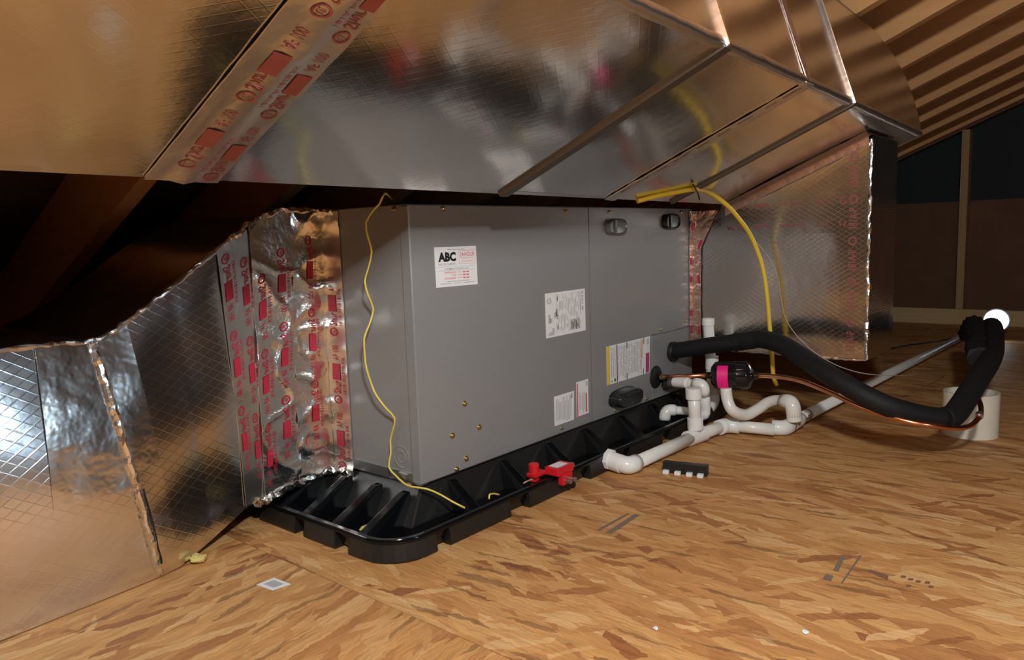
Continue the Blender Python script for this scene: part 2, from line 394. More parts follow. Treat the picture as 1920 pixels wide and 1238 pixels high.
# roof: deck and rafters of both slopes
ceiling = thing('ceiling', (0,0,2), None, None); ceiling['kind'] = 'structure'
RD = .19                                                                # rafter depth
def deckpoly(y0, z0, y1, z1, name):
    d = .02
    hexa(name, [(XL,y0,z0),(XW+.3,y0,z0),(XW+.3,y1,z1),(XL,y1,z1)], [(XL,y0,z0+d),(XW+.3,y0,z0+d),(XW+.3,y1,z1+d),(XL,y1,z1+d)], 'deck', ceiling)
up = RD/math.cos(math.radians(22.8))
for q in range(6):
    ya = YR+(YE+.3-YR)*q/6; yb = YR+(YE+.3-YR)*(q+1)/6-.004
    deckpoly(ya, roof_z(ya)+up, yb, roof_z(yb)+up, 'deck_sheet')
YF = 2*YR-YE
for q in range(6):
    ya = YR-(YE+.3-YR)*q/6; yb = YR-(YE+.3-YR)*(q+1)/6+.004
    deckpoly(yb, roof_z(2*YR-yb)+up, ya, roof_z(2*YR-ya)+up, 'deck_sheet')
def rafter(x, side, wdt=.040):
    e = YE-.01 if side > 0 else YE-.01
    A = [(YR, roof_z(YR)), (e, roof_z(e)), (e+.2, roof_z(e+.2)+up*.999+.0), (YR, roof_z(YR)+up*.999)]
    A[2] = (e, roof_z(e)+up*.999)
    if side < 0: A = [(2*YR-y, z) for y, z in A]
    V = [(x-wdt, y, z) for y, z in A]+[(x, y, z) for y, z in A]
    return mesh('rafter', V, [(0,1,2,3),(7,6,5,4),(0,4,5,1),(1,5,6,2),(2,6,7,3),(3,7,4,0)], 'rafter', ceiling)
xs = [1.341, 1.715, 2.111, 2.50, 2.87, 3.216, 3.575, 3.88]
xs += [1.341-.385*i for i in range(1, 12)]
for x in xs:
    r = rafter(x, 1)
r2 = rafter(xs[0], -1)
for x in xs[1:]:
    inst('rafter', r2, (WL[r2.name].x+x-xs[0], WL[r2.name].y, WL[r2.name].z), ceiling)
box('ridge_board', (XL, YR-.02, roof_z(YR)-.03), (XW, YR+.02, roof_z(YR)+up), 'rafter', ceiling)
# far gable wall with sheathing, felt above, studs and bottom plate
wall = thing('wall_right', (XW+.05, 0, 0), None, None); wall['kind'] = 'structure'
PLY = .693
def gz(y): return (roof_z(y) if y > YR else roof_z(2*YR-y))+up*.6
for (y0, y1) in ((-8.4,-7.2), (-7.2,-4.8), (-4.8,-2.4), (-2.4,-.3), (-.3,2.3)):
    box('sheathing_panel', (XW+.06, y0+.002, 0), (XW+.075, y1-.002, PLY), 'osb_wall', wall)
V = [(XW+.078, 2.5, .4), (XW+.078, 2.5, gz(2.5)+.2), (XW+.078, YR, gz(YR)+.2), (XW+.078, 2*YR-2.5, gz(2.5)+.2), (XW+.078, 2*YR-2.5, .4)]
V2 = [(x+.02, y, z) for x, y, z in V]
mesh('felt_sheet', V+V2, [(0,1,2,3,4), (9,8,7,6,5)]+[(i, (i+1) % 5, (i+1) % 5+5, i+5) for i in range(5)], 'felt', wall)
mesh('rake_board', [(XW-.012, YR, roof_z(YR)-.012), (XW-.012, YE-.1, roof_z(YE-.1)-.012), (XW-.012, YE-.1, roof_z(YE-.1)+.02), (XW-.012, YR, roof_z(YR)+.02),
                    (XW+.05, YR, roof_z(YR)-.012), (XW+.05, YE-.1, roof_z(YE-.1)-.012), (XW+.05, YE-.1, roof_z(YE-.1)+.02), (XW+.05, YR, roof_z(YR)+.02)],
     [(0,1,2,3),(7,6,5,4),(0,4,5,1),(1,5,6,2),(2,6,7,3),(3,7,4,0)], 'deck', wall)
for y in (-.3, .31, .92, 1.5, -.91, -1.52, -2.13, -2.74):
    V, F = box_vf(XW-.03, y-.019, .088, XW+.06, y+.019, roof_z(y)-.02); mesh('stud', V, F, 'stud', wall)
box('bottom_plate', (XW-.03, -3.0, .0), (XW+.06, -.44, .086), 'plate', wall)
box('bottom_plate', (XW-.03, -.435, .0), (XW+.06, 1.9, .086), 'plate', wall)
wl = thing('wall_left', (XL, 0, 0), None, None); wl['kind'] = 'structure'
V = [(XL-.02, 2.5, 0), (XL-.02, 2.5, gz(2.5)), (XL-.02, YR, gz(YR)), (XL-.02, 2*YR-2.5, gz(2.5)), (XL-.02, 2*YR-2.5, 0)]
V2 = [(x-.02, y, z) for x, y, z in V]
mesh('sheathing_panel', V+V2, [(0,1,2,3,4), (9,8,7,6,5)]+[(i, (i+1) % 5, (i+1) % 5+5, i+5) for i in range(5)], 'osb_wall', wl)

# ================================================================== AIR HANDLER
ZB, HH, LL, DD = .085, .56, 1.177, .56
ah = thing('air_handler', (LL/2, DD/2, ZB), 'long grey steel air handler cabinet lying in the black drain pan', 'air handler')
box('cabinet', (0.0, .002, ZB), (LL, DD, ZB+HH), 'cab', ah, bevel=.002)
xs1 = at(1105, 590, 'y', 0).x; xs2 = at(1220, 690, 'y', 0).x; zs2 = at(1225, 627, 'y', 0).z
box('access_panel', (-.002, -.004, ZB+.004), (xs1-.0015, .0015, ZB+HH-.002), 'cab', ah, bevel=.0015)
box('panel_lip', (-.0035, -.0035, ZB+.004), (-.0004, .021, ZB+HH-.004), 'cab', ah, bevel=.001)
a, b_, z0, z1 = xs1+.0015, LL-.002, ZB+.004, ZB+HH-.002
P = [(a,z0), (xs2-.0012,z0), (xs2-.0012,zs2+.0012), (b_,zs2+.0012), (b_,z1), (a,z1)]
V = [(x,-.004,z) for x, z in P]+[(x,.0015,z) for x, z in P]
mesh('coil_panel', V, [tuple(range(6)), tuple(range(11,5,-1))]+[(i, (i+1) % 6, (i+1) % 6+6, i+6) for i in range(6)], 'cab', ah)
box('service_plate', (xs2+.0012, -.0045, ZB+.003), (LL-.002, .0015, zs2-.0012), 'cab', ah, bevel=.0015)
box('plate_lip', (xs2+.001, -.0065, zs2-.002), (LL-.002, -.003, zs2+.0008), 'cab_in', ah)
box('seam_gap', (xs1-.0012, -.002, ZB+.003), (xs1+.0012, .0018, ZB+HH-.003), 'black_gap', ah)
# screws share one mesh
def screw_at(px, py, plane='y', big=1.0):
    global SCREW
    p = at(px, py, plane, -.004 if plane == 'y' else -.0005)
    return p
pts = [(830,391),(1060,396),(1142,397),(1276,398),(871,757),(898,801),(848,817),(874,860),(856,880),(1053,803),(1153,770),(1212,748),(1284,603),(1238,618),(1270,738),(1192,757)]
SC = None
for i, q in enumerate(pts):
    p = at(q[0], q[1], 'y', -.004); r = .0052 if i < 9 else .0036
    if SC is None or (i == 9):
        SC = lathe('screw', p, (0,-1,0), [(0, r*1.25), (.0012, r*1.25), (.0013, r*.8), (.0045, r*.75), (.0052, r*.45)], 'screw', ah, seg=10)
        base = p.copy()
    else: inst('screw', SC, WL[SC.name]+(p-base), ah)
p = at(739, 392, 'x', -.0003)
lathe('screw', p, (-1,0,0), [(0, .0065), (.0012, .0065), (.0013, .0042), (.0045, .004), (.0052, .002)], 'screw', ah, seg=10)
# knockout rings on the end
p = at(753, 857, 'x', 0)
for rr in (.024, .0135):
    V, F = [], []; seg = 28
    for i in range(seg):
        an = 2*math.pi*i/seg
        for (q, dx) in ((rr, 0), (rr-.0008, -.0011), (rr-.0022, -.0011), (rr-.003, 0)): V.append((dx, p.y+q*math.cos(an), p.z+q*math.sin(an)))
    for i in range(seg):
        for k in range(3):
            a_ = i*4+k; c_ = ((i+1) % seg)*4+k; F.append((a_, a_+1, c_+1, c_))
    mesh('knockout', V, F, 'cab', ah, smooth=True)
# wire entry hole with tan tape and bent flap
p = at(768, 900, 'x', -.001)
lathe('wire_hole', p+Vector((0,0,.0)), (-1,0,0), [(0,.011), (.001,.011)], 'tan', ah, seg=14)
p2 = at(756, 892, 'x', -.003)
hexa('bent_flap', [p2+Vector(v) for v in ((0,-.012,-.006),(-.004,-.012,-.006),(-.004,.012,-.001),(0,.012,-.001))], [p2+Vector(v) for v in ((0,-.012,.004),(-.004,-.012,.004),(-.004,.012,.006),(0,.012,.006))], 'cab_in', ah)
hexa('bottom_flange', [(-.002,.0,ZB-.0),(.02,.0,ZB-.0),(.02,.30,ZB-.0),(-.002,.30,ZB)], [(-.003,.0,ZB+.021),(.0,.0,ZB+.021),(.0,.30,ZB+.021),(-.003,.30,ZB+.021)], 'cab_in', ah)
# handles: rounded plugs
def sq(cx, cz, rx, rz, y, e=3.2, n=28):
    out = []
    for i in range(n):
        t = 2*math.pi*i/n; c, s = math.cos(t), math.sin(t)
        out.append((cx+rx*math.copysign(abs(c)**(2/e), c), y, cz+rz*math.copysign(abs(s)**(2/e), s)))
    return out
def plug(name, px0, py0, px1, py1, prof, mat, e=3.2, **kw):
    A = at(px0, (py0+py1)/2, 'y', -.004); B = at(px1, (py0+py1)/2, 'y', -.004); C_ = at((px0+px1)/2, py0, 'y', -.004); D_ = at((px0+px1)/2, py1, 'y', -.004)
    cx, cz, rx, rz = (A.x+B.x)/2, (C_.z+D_.z)/2, abs(B.x-A.x)/2, abs(C_.z-D_.z)/2
    V, F = [], []
    for (dy, k) in prof: V += sq(cx, cz, rx*k, rz*k, -.004-dy, e)
    n = 28
    for i in range(len(prof)-1):
        for j in range(n): F.append((i*n+j, i*n+(j+1) % n, (i+1)*n+(j+1) % n, (i+1)*n+j))
    F.append(tuple(range(n-1,-1,-1))); F.append(tuple((len(prof)-1)*n+j for j in range(n)))
    o = mesh(name, V, F, mat, ah, smooth=True, **kw)
    try: o.data.set_sharp_from_angle(angle=.6)
    except Exception: pass
    return o, (cx, cz, rx, rz)
for (x0, x1, y0, y1) in ((1133,1172,409,442), (1240,1271,400,431)):
    o, (cx, cz, rx, rz) = plug('handle', x0, y0, x1, y1, [(0,1), (.004,1.0), (.004,.92), (.012,.86), (.014,.80), (.010,.70), (.009,.2)], 'handle_gray' if x0 < 1200 else 'handle_dark')
    box('handle_bar', (cx-rx*.35, -.017, cz-rz*.78), (cx-rx*.15, -.012, cz+rz*.78), 'handle_gray' if x0 < 1200 else 'handle_dark', o, bevel=.001)
o, (cx, cz, rx, rz) = plug('breaker_cover', 1141, 727, 1190, 761, [(0,1.02), (.003,1.02), (.003,.97), (.030,.93), (.034,.86), (.034,.2)], 'handle_dark', 2.6, label='black bulging oval breaker cover')
box('cover_rib', (cx-rx*.55, -.041, cz+rz*.28), (cx+rx*.6, -.034, cz+rz*.62), 'handle_dark', o, bevel=.002)

# stickers: quads given by their four photo corners on the front plane (tl, tr, br, bl)
def quadmap(c4, y):
    tl, tr, br, bl = [at(x, z, 'y', y) for x, z in c4]
    return lambda u, v: (tl*(1-u)+tr*u)*v+(bl*(1-u)+br*u)*(1-v)
def sticker(name, c4, label, e=.0006):
    f0 = quadmap(c4, -.0042); 
    def off(d): return lambda u, v: f0(u, v)+Vector((0,-d,0))
    a_, b__ = off(0.0), off(e)
    V = [a_(0,0), a_(1,0), a_(1,1), a_(0,1), b__(0,0), b__(1,0), b__(1,1), b__(0,1)]
    o = mesh(name, V, [(0,3,2,1),(4,5,6,7),(0,1,5,4),(1,2,6,5),(2,3,7,6),(3,0,4,7)], 'white_label', ah, label=label)
    return o, off(e+.0004)
# company sticker: ABC Fuel Oil Company
st, fn = sticker('company_sticker', ((813.5,464),(892,461),(895.5,533),(818,540)), 'white square company sticker with bold black ABC and red lettering')
pr = Print(); pr.text('ABC', .075, .63, .49, .87, .055); pr.build('bold_letters', fn, 'ink_black', st)
pr = Print(); pr.text('FUEL OIL COMPANY', .075, .545, .49, .59, .008); [pr.rect(u_, .922, u_+.09, .938) for u_ in (.30, .41, .52, .62)]
pr.text('FOR IMMEDIATE SERVICE, CALL:', .21, .425, .80, .465, .01); pr.rect(.04, .50, .96, .504); pr.rect(.04, .405, .96, .409)
for k_, (u0, u1) in enumerate(((.1,.36),(.4,.58),(.66,.92))): pr.rect(u0, .075, u1, .085)
pr.rect(.25, .125, .8, .135)
pr.build('small_black_print', fn, 'ink_gray', st)
pr = Print(); pr.text('24-HOUR', .59, .745, .945, .855, .006)
pr.text('Emergency Service', .61, .685, .93, .72); pr.text('& Fuel Deliveries', .63, .61, .91, .645)
for (a_, c_, u, v) in ((.565,.56,.97,.565), (.565,.895,.97,.90), (.565,.56,.57,.90), (.965,.56,.97,.90)): pr.rect(a_, c_, u, v)
for (nm, u0, v0) in (('HARRISBURG', .20, .335), ('YORK', .38, .26), ('LEWISBERRY', .20, .185)):
    pr.text(nm, u0, v0, .48, v0+.045); pr.text('(717)', .52, v0, .61, v0+.045)
    for (q0, q1) in ((.64,.70), (.72,.79)): pr.rect(q0, v0+.006, q1, v0+.036)
pr.build('red_print', fn, 'ink_red', st)
# rating plate
st, fn = sticker('rating_label', ((1021.5,551),(1096,541),(1098,619.5),(1024,635)), 'white rating label covered in sideways grey print')
pr = Print(); random.seed(3)
pr.ring(.09, .82, .055, .07, .3); pr.text('UL', .06, .78, .12, .86, .01, 1)
for i in range(17):
    u = .25+i*.038; 
    v = .06+random.random()*.1
    while v < .9:
        l = .06+random.random()*.3; pr.rect(u, v, u+.012+.006*random.random(), min(.95, v+l)); v += l+.03+random.random()*.12
pr.build('grey_print', fn, 'ink_lgray', st)
pr = Print(); pr.rect(.62, .08, .83, .33)
for (u, v0, v1) in ((.05,.05,.1), (.1,.04,.13), (.15,.05,.2), (.06,.32,.52), (.1,.33,.43), (.2,.42,.55), (.24,.46,.62)): pr.rect(u, v0, u+.05, v1)
pr.build('diagram_print', fn, 'ink_lgray', st)
pr = Print()
for i in range(26): 
    if random.random() < .75: pr.rect(.905, .50+i*.0175, .945, .50+i*.0175+.007+.006*random.random())
for v in (.15,.38,.80): pr.rect(.275, v, .298, v+.1)
for i in range(14): pr.rect(.86, .52+i*.02, .875, .532+i*.02)
pr.build('barcode_print', fn, 'ink_gray', st)
# long caution label with the yellow band
st, fn = sticker('caution_label', ((1136.5,650.5),(1218.5,630.5),(1217.5,698.5),(1138,723)), 'long white caution label with yellow and magenta end bands')
pr = Print(); pr.rect(0, 0, .07, 1); pr.build('yellow_band', fn, 'ink_yellow', st)
pr = Print(); pr.rect(.90, .02, .985, .56); pr.build('magenta_band', fn, 'ink_pink', st)
pr = Print(); pr.rect(.215, .01, .232, .99)
for (v0, v1) in ((.83,.99), (.01,.16)): pr.rect(.44, v0, .457, v1); pr.rect(.835, v0+.0, .85, v1+.02 if v0 > .5 else v1)
pr.rect(.10, .05, .12, .09); pr.rect(.16, .04, .19, .12)
pr.build('black_marks', fn, 'ink_black', st)
pr = Print()
for i in range(19):
    u = .095+i*.037
    if abs(u-.22) < .02 or u > .77: continue
    v = .06+random.random()*.12
    while v < .9:
        l = .1+random.random()*.45; pr.rect(u, v, u+.017, min(.94, v+l)); v += l+.03
pr.rect(.92, .8, .97, .94)
pr.build('grey_print', fn, 'ink_lgray', st)
pr = Print(); pr.rect(.785, .03, .795, .97); pr.rect(.80, .45, .815, .97); pr.build('orange_rules', fn, 'ink_orange', st)
# two little labels
st, fn = sticker('instruction_label', ((1038.5,744.5),(1076,733),(1076,787),(1040,799.5)), 'plain white instruction label with grey sideways lines')
pr = Print()
for i in range(12):
    u = .08+i*.066; v = .05+random.random()*.15; pr.rect(u, v, u+.034, .92-random.random()*.2)
pr.rect(.82, .78, .92, .95); pr.build('grey_print', fn, 'ink_lgray', st)
st, fn = sticker('warning_label', ((1080,717.5),(1102.5,710.5),(1103.5,775.5),(1081.5,783.5)), 'narrow white warning label with red rules')
pr = Print(); pr.rect(.02, .02, .12, .96); pr.rect(.74, .08, .86, .62); pr.rect(.02, .0, .98, .02); pr.build('red_rules', fn, 'ink_red', st)
pr = Print()
for i in range(5): u = .22+i*.1; pr.rect(u, .1+random.random()*.1, u+.05, .9-random.random()*.3)
pr.rect(.78, .83, .93, .95); pr.build('grey_print', fn, 'ink_lgray', st)

# ================================================================== DRAIN PAN
PX0, PX1, PY0, PY1, PZ = -.172, 1.27, -.108, .72, .045
dp = thing('drain_pan', ((PX0+PX1)/2, (PY0+PY1)/2, 0), 'black plastic drain pan with ribs under the grey cabinet', 'drain pan')
def rrect(off, z, n=8, rad=.075):
    """rounded rectangle loop, off = outwards offset"""
    r = max(.01, rad+off); out = []
    for (cx, cy, a0) in ((PX1-rad, PY1-rad, 0), (PX0+rad, PY1-rad, 90), (PX0+rad, PY0+rad, 180), (PX1-rad, PY0+rad, 270)):
        for i in range(n+1):
            t = math.radians(a0+90*i/n); out.append(Vector((cx+r*math.cos(t), cy+r*math.sin(t), z)))
    return out
loops = [rrect(-.055, .012), rrect(-.030, .014), rrect(-.018, .020), rrect(-.010, PZ-.003), rrect(-.006, PZ), rrect(.002, PZ), rrect(.004, PZ-.003), rrect(.004, PZ-.009), rrect(-.003, PZ-.010), rrect(-.005, .022), rrect(-.014, .005), rrect(-.055, .004)]
V, F = [], []; n = len(loops[0])
for l in loops: V += l
for i in range(len(loops)-1):
    for j in range(n): F.append((i*n+j, i*n+(j+1) % n, (i+1)*n+(j+1) % n, (i+1)*n+j))
F.append(tuple(range(n))); F.append(tuple((len(loops)-1)*n+j for j in range(n-1,-1,-1)))
tray = mesh('tray', V, F, 'pan', dp, smooth=True)
try: tray.data.set_sharp_from_angle(angle=.6)
except Exception: pass
# raised platform with sloping flanks that carries the cabinet
def ring4(x0, y0, x1, y1, z): return [(x0,y0,z),(x1,y0,z),(x1,y1,z),(x0,y1,z)]
hexa('platform', ring4(-.045, -.012, 1.20, .62, .010), ring4(.012, .012, 1.16, .545, ZB-.001), 'pan_out', dp, bevel=.004)
# wedge ribs between tray wall and platform
def rib(p_in, p_out, wdt, zin, zout):
    p_in, p_out = Vector((*p_in, 0)), Vector((*p_out, 0)); d = (p_out-p_in).normalized(); s = Vector((-d.y, d.x, 0))
    m_ = p_in.lerp(p_out, .12)
    lo4 = [p_in-s*wdt*.5, p_out-s*wdt*.72, p_out+s*wdt*.72, p_in+s*wdt*.5]
    V = [v+Vector((0,0,.010)) for v in lo4]
    T = [p_in-s*wdt*.34+Vector((0,0,zin)), m_-s*wdt*.34+Vector((0,0,zin)), p_out-s*wdt*.46+Vector((0,0,zout)), p_out+s*wdt*.46+Vector((0,0,zout)), m_+s*wdt*.34+Vector((0,0,zin)), p_in+s*wdt*.34+Vector((0,0,zin))]
    V += T
    F = [(0,3,2,1), (4,5,8,9), (5,6,7,8), (0,1,6,5,4), (3,9,8,7,2), (0,4,9,3), (1,2,7,6)]
    return mesh('rib', V, F, 'pan', dp, bevel=.0025)
for y in (.215, .115, .030, .315, .415, .515): rib((-.012, y), (-.140, y-.012), .026, ZB-.012, .026)
for x in (.09, .255, .425, .585, .755, .925, 1.08): rib((x, .006), (x-.012, -.078), .026, ZB-.012, .028)
rib((1.19, .15), (1.24, .15), .034, ZB-.012, .028); rib((1.19, .4), (1.24, .4), .034, ZB-.012, .028)
# feet: scalloped outer wall blocks
def foot_run(P, th=.020):
    """P: list of (x,y) outer points along the pan edge, outward on the right-hand side"""
    V, F = [], []; m = len(P)
    for i, (x, y) in enumerate(P):
        a_ = Vector((*P[max(0, i-1)], 0)); c_ = Vector((*P[min(m-1, i+1)], 0)); t = (c_-a_).normalized(); o_ = Vector((t.y, -t.x, 0)); q = Vector((x, y, 0))
        for (d, z) in ((-.0005, PZ-.006), (.004, .004), (.001, 0), (-th, 0), (-th, PZ-.008)): V.append(q+o_*d+Vector((0,0,z)))
    for i in range(m-1):
        for k in range(5): F.append((i*5+k, i*5+(k+1) % 5, (i+1)*5+(k+1) % 5, (i+1)*5+k))
    F.append((0,1,2,3,4)); F.append(tuple((m-1)*5+k for k in (4,3,2,1,0)))
    return mesh('foot', V, F, 'pan_out', dp, bevel=.0015)
arc = [(PX0+.075-.078*math.cos(math.radians(a_)), PY0+.075-.078*math.sin(math.radians(a_))) for a_ in range(0, 91, 15)]
foot_run([(PX0-.003, .012), (PX0-.003, PY0+.08)]+arc[1:]+[(-.070, PY0-.003)])
for (y0, y1) in ((.055,.153), (.185,.31), (.36,.46), (.51,.61)): foot_run([(PX0-.003, y1), (PX0-.003, (y0+y1)/2), (PX0-.003, y0)])
for (x0, x1) in ((-.035,.142), (.205,.372), (.435,.56), (.62,.78), (.84,1.0), (1.06,1.2)): foot_run([(x0, PY0-.003), ((x0+x1)/2, PY0-.003), (x1, PY0-.003)])

# ================================================================== OVERHEAD SUPPLY TRUNK
DT = ray(2085, 417).normalized(); PHI = 0.40240077
ST = Vector((0, -math.cos(PHI), math.sin(PHI))); A18 = math.radians(18.0); NT = Vector((0, math.sin(A18), math.cos(A18)))
P0 = at(1645, 215, 'y', -.57)
WT, HT = .485, .30
def T(s, w, t, bow=0.0): return P0+DT*s-ST*w+NT*t
tr = thing('supply_duct', T(-1.0, .25, 0), 'big shiny foil trunk duct running overhead above the grey cabinet', 'duct')
seams = [-3.1, -1.56, -.925, -.535, -.225, .55]
NU = -ST.cross(DT).normalized()
if NU.z > 0: NU = -NU      # outward (down) normal of the underside
for i in range(5):
    s0, s1 = seams[i]+.0006, seams[i+1]-.0006
    def fn(u, v, s0=s0, s1=s1, i=i):
        p = T(s0+(s1-s0)*u, WT*v, 0); e = min(u, 1-u, v, 1-v)
        return p+NU*(.0035*math.sin(math.pi*u)*math.sin(math.pi*v)*(1 if i % 2 else -.6)+.0022*nz(p, 4.5, i)*min(1, e*8))
    sheet('bottom_panel', fn, 30, 16, .012, 'duct_metal', tr, -NU)
    if i < 4:
        def ff(u, v, s0=s0, s1=s1, i=i):
            p = T(s0+(s1-s0)*u, 0, HT*v); e = min(u, 1-u, v, 1-v)
            return p+ST*(.0025*nz(p, 5, i+9)*min(1, e*8))
        sheet('front_panel', ff, 24, 10, .012, 'duct_face', tr, -ST)
# rounded end cheek
prof = [(.55,0), (.598,.05), (.622,.10), (.625,.15), (.607,.20), (.56,.24), (.48,.27), (.38,.29), (.25,.30), (-.2244,.30)]
out = [(-.2244,0)]+prof
V = [T(s, 0, t) for s, t in out]+[T(s, .012, t) for s, t in out]; n = len(out)
mesh('end_cheek', V, [tuple(range(n)), tuple(range(2*n-1, n-1, -1))]+[(i, (i+1) % n, (i+1) % n+n, i+n) for i in range(n)], 'duct_face', tr)
V = [T(s, .0125, t) for s, t in prof[:-1]]+[T(s, WT, t) for s, t in prof[:-1]]; n = len(prof)-1
V += [v+(T(-.2,.25,.15)-v).normalized()*.008 for v in V]
F = []
for i in range(n-1): F += [(i, i+1, i+1+n, i+n), (i+2*n, i+n+2*n, i+1+n+2*n, i+1+2*n)]
mesh('curved_heel', V, F, 'duct_face', tr, smooth=True)
hexa('back_panel', [T(-3.1,WT-.012,0), T(.55,WT-.012,0), T(.55,WT,0), T(-3.1,WT,0)], [T(-3.1,WT-.012,HT), T(.3,WT-.012,HT), T(.3,WT,HT), T(-3.1,WT,HT)], 'duct_face', tr)
hexa('top_panel', [T(-3.1,0,HT-.01), T(.25,0,HT-.01), T(.25,WT,HT-.01), T(-3.1,WT,HT-.01)], [T(-3.1,0,HT), T(.25,0,HT), T(.25,WT,HT), T(-3.1,WT,HT)], 'duct_face', tr)
hexa('end_cap', [T(-3.1,0,0), T(-3.09,0,0), T(-3.09,WT,0), T(-3.1,WT,0)], [T(-3.1,0,HT-.01), T(-3.09,0,HT-.01), T(-3.09,WT,HT-.01), T(-3.1,WT,HT-.01)], 'duct_face', tr)
# S-cleat seams across underside (dull) and up the front (bright)
for s, hw in ((-.925,.012), (-.225,.008)):
    lo4 = [T(s-hw,-.002,0)+NU*.007, T(s+hw,-.002,0)+NU*.007, T(s+hw,WT,0)+NU*.007, T(s-hw,WT,0)+NU*.007]
    hi4 = [T(s-hw-.003,-.002,0)-NU*.002, T(s+hw+.003,-.002,0)-NU*.002, T(s+hw+.003,WT,0)-NU*.002, T(s-hw-.003,WT,0)-NU*.002]
    hexa('drive_seam', lo4, hi4, 'drive_metal', tr, bevel=.0015)
    hexa('standing_seam', [T(s-.0045,-.008,-.004), T(s+.0045,-.008,-.004), T(s+.0045,.002,-.004), T(s-.0045,.002,-.004)], [T(s-.0045,-.008,HT), T(s+.0045,-.008,HT), T(s+.0045,.002,HT), T(s-.0045,.002,HT)], 'seam_metal', tr, bevel=.002)
# taped joint without a cleat
def under_strip(name, sa, sb, w0, w1, mat, lift=.0035, amp=.0012, nu=6, nv=40, crease=0.0):
    def fn(u, v):
        p = T(sa+(sb-sa)*u, w0+(w1-w0)*v, 0)
        return p+NU*(lift+amp*nz(p, 40, 3)+crease*max(0, 1-abs(u-.5)*7))
    return sheet(name, fn, nu, nv, .002, mat, tr, -NU), fn
TAPE_U = .150
def tape_print(pr, u0, u1, L, start, up=True, units=None, second=True):
    """print units along v (0..1 over L metres) in the band u0..u1"""
    q = start
    while q+TAPE_U*.98 < L:
        def V_(d): return (q+d)/L
        uc = (u0+u1)/2; hu = (u1-u0)/2
        if up:
            pr.ring(uc-hu*.25, V_(.010), hu*.55, .0095/L, .28); pr.text('UL', uc-hu*.5, V_(.006), uc+hu*.0, V_(.014), .01, 1)
            pr.text('Shur', uc-hu*.75, V_(.024), uc+hu*.25, V_(.052), .01, 1); pr.rect(uc-hu*.75, V_(.054), uc+hu*.3, V_(.090), 1, 6)
            pr.text('AF 100', uc-hu*.6, V_(.098), uc+hu*.2, V_(.130), .0, 1)
            if second: pr.text('181A-P/181B-FX', uc+hu*.55, V_(.024), uc+hu*.95, V_(.105), .0, 1)
        else:
            pr.ring(uc+hu*.25, V_(TAPE_U-.010), hu*.55, .0095/L, .28); pr.text('UL', uc+hu*.0, V_(TAPE_U-.014), uc+hu*.5, V_(TAPE_U-.006), .01, 2)
            pr.text('Shur', uc-hu*.25, V_(TAPE_U-.052), uc+hu*.75, V_(TAPE_U-.024), .01, 2); pr.rect(uc-hu*.3, V_(TAPE_U-.090), uc+hu*.75, V_(TAPE_U-.054), 1, 6)
            pr.text('AF 100', uc-hu*.2, V_(TAPE_U-.130), uc+hu*.6, V_(TAPE_U-.098), .0, 2)
            if second: pr.text('181A-P/181B-FX', uc-hu*.95, V_(TAPE_U-.105), uc-hu*.55, V_(TAPE_U-.024), .0, 2)
        q += TAPE_U
st, f_ = under_strip('joint_tape', -1.605, -1.510, 0, WT, 'foil_tape', crease=.004)
pr = Print(); tape_print(pr, .10, .52, WT, .0, False, second=False); tape_print(pr, .60, .98, WT, .03, False)
pr.build('tape_lettering', lambda u, v: f_(u, v)+NU*.0008, 'red_ink_faint', st)
st, f_ = under_strip('joint_tape', -.558, -.512, -.003, WT, 'foil_tape', amp=.0018)
pr = Print()
for k in range(9):
    v = .03+k*.105; pr.rect(.25+.05*random.random(), v, .36, v+.05+.04*random.random(), 1, 4)
pr.build('tape_lettering', lambda u, v: f_(u, v)+NU*.0008, 'red_ink_faint', st)
def fs(u, v):
    p = T(-.548+.030*u, -.003, HT*v); return p+ST*.001*nz(p, 50, 4)
st = sheet('joint_tape', fs, 4, 20, .002, 'foil_tape', tr, -ST)
pr = Print(); pr.rect(.2, .02, .3, .98, 1, 12); pr.rect(.62, .1, .72, .6, 1, 8)
pr.build('tape_lettering', lambda u, v: fs(u, v)+ST*.0007, 'red_ink_faint', st)
# crimped corner edge of the duct
def fe(u, v):
    p = T(-2.6+3.15*u, 0, 0); q = [(.012, -.0015), (0, -.004), (-.004, .0), (-.0025, .012)][int(round(v*3))]
    a_ = .0016*nz(p, 60, 2)
    return p-ST*(q[0]+a_)+NT*(q[1]-a_*.5)
V, F = grid_vf(fe, 160, 3)
mesh('corner_tape', V, F, 'foil_tape', tr, smooth=True)

# ================================================================== SUPPLY PLENUM
YP, XP0, XP1, ZP = -.521, LL+.001, 1.449, .207
def under_z(y, x=1.2):
    # height of the trunk underside over (x,y)
    nrm = NU; return P0.z+(-(x-P0.x)*nrm.x-(y-P0.y)*nrm.y)/nrm.z
pl = thing('supply_plenum', ((XP0+XP1)/2, 0, ZP), 'silver foil-faced plenum box on the far end of the grey cabinet', 'duct')
YB = .56; YM = -.10
def ptop(y): return under_z(y)-.010 if y < YM else under_z(YM)-.010
def pw(u, v):
    y = YP+(YB-YP)*u; z = ZP+(ptop(y)-ZP)*v; p = Vector((XP0, y, z))
    return p+Vector((-.0028*nz(p, 6, 1)*min(1, v*8, (1-v)*8, u*14), 0, 0)) if y < -.02 else Vector((XP0+.0005, y, z))
sheet('end_wall', pw, 60, 30, .02, 'foil_plenum', pl, (1,0,0))
def pf(u, v):
    x = XP0+(XP1-XP0)*u; p = Vector((x, YP, ZP+(ptop(YP)-ZP)*v)); return p+Vector((0, .002*nz(p, 8, 2)*min(1, u*8, (1-u)*8), 0))
sheet('front_wall', pf, 14, 24, .012, 'foil_plenum', pl, (0,1,0))
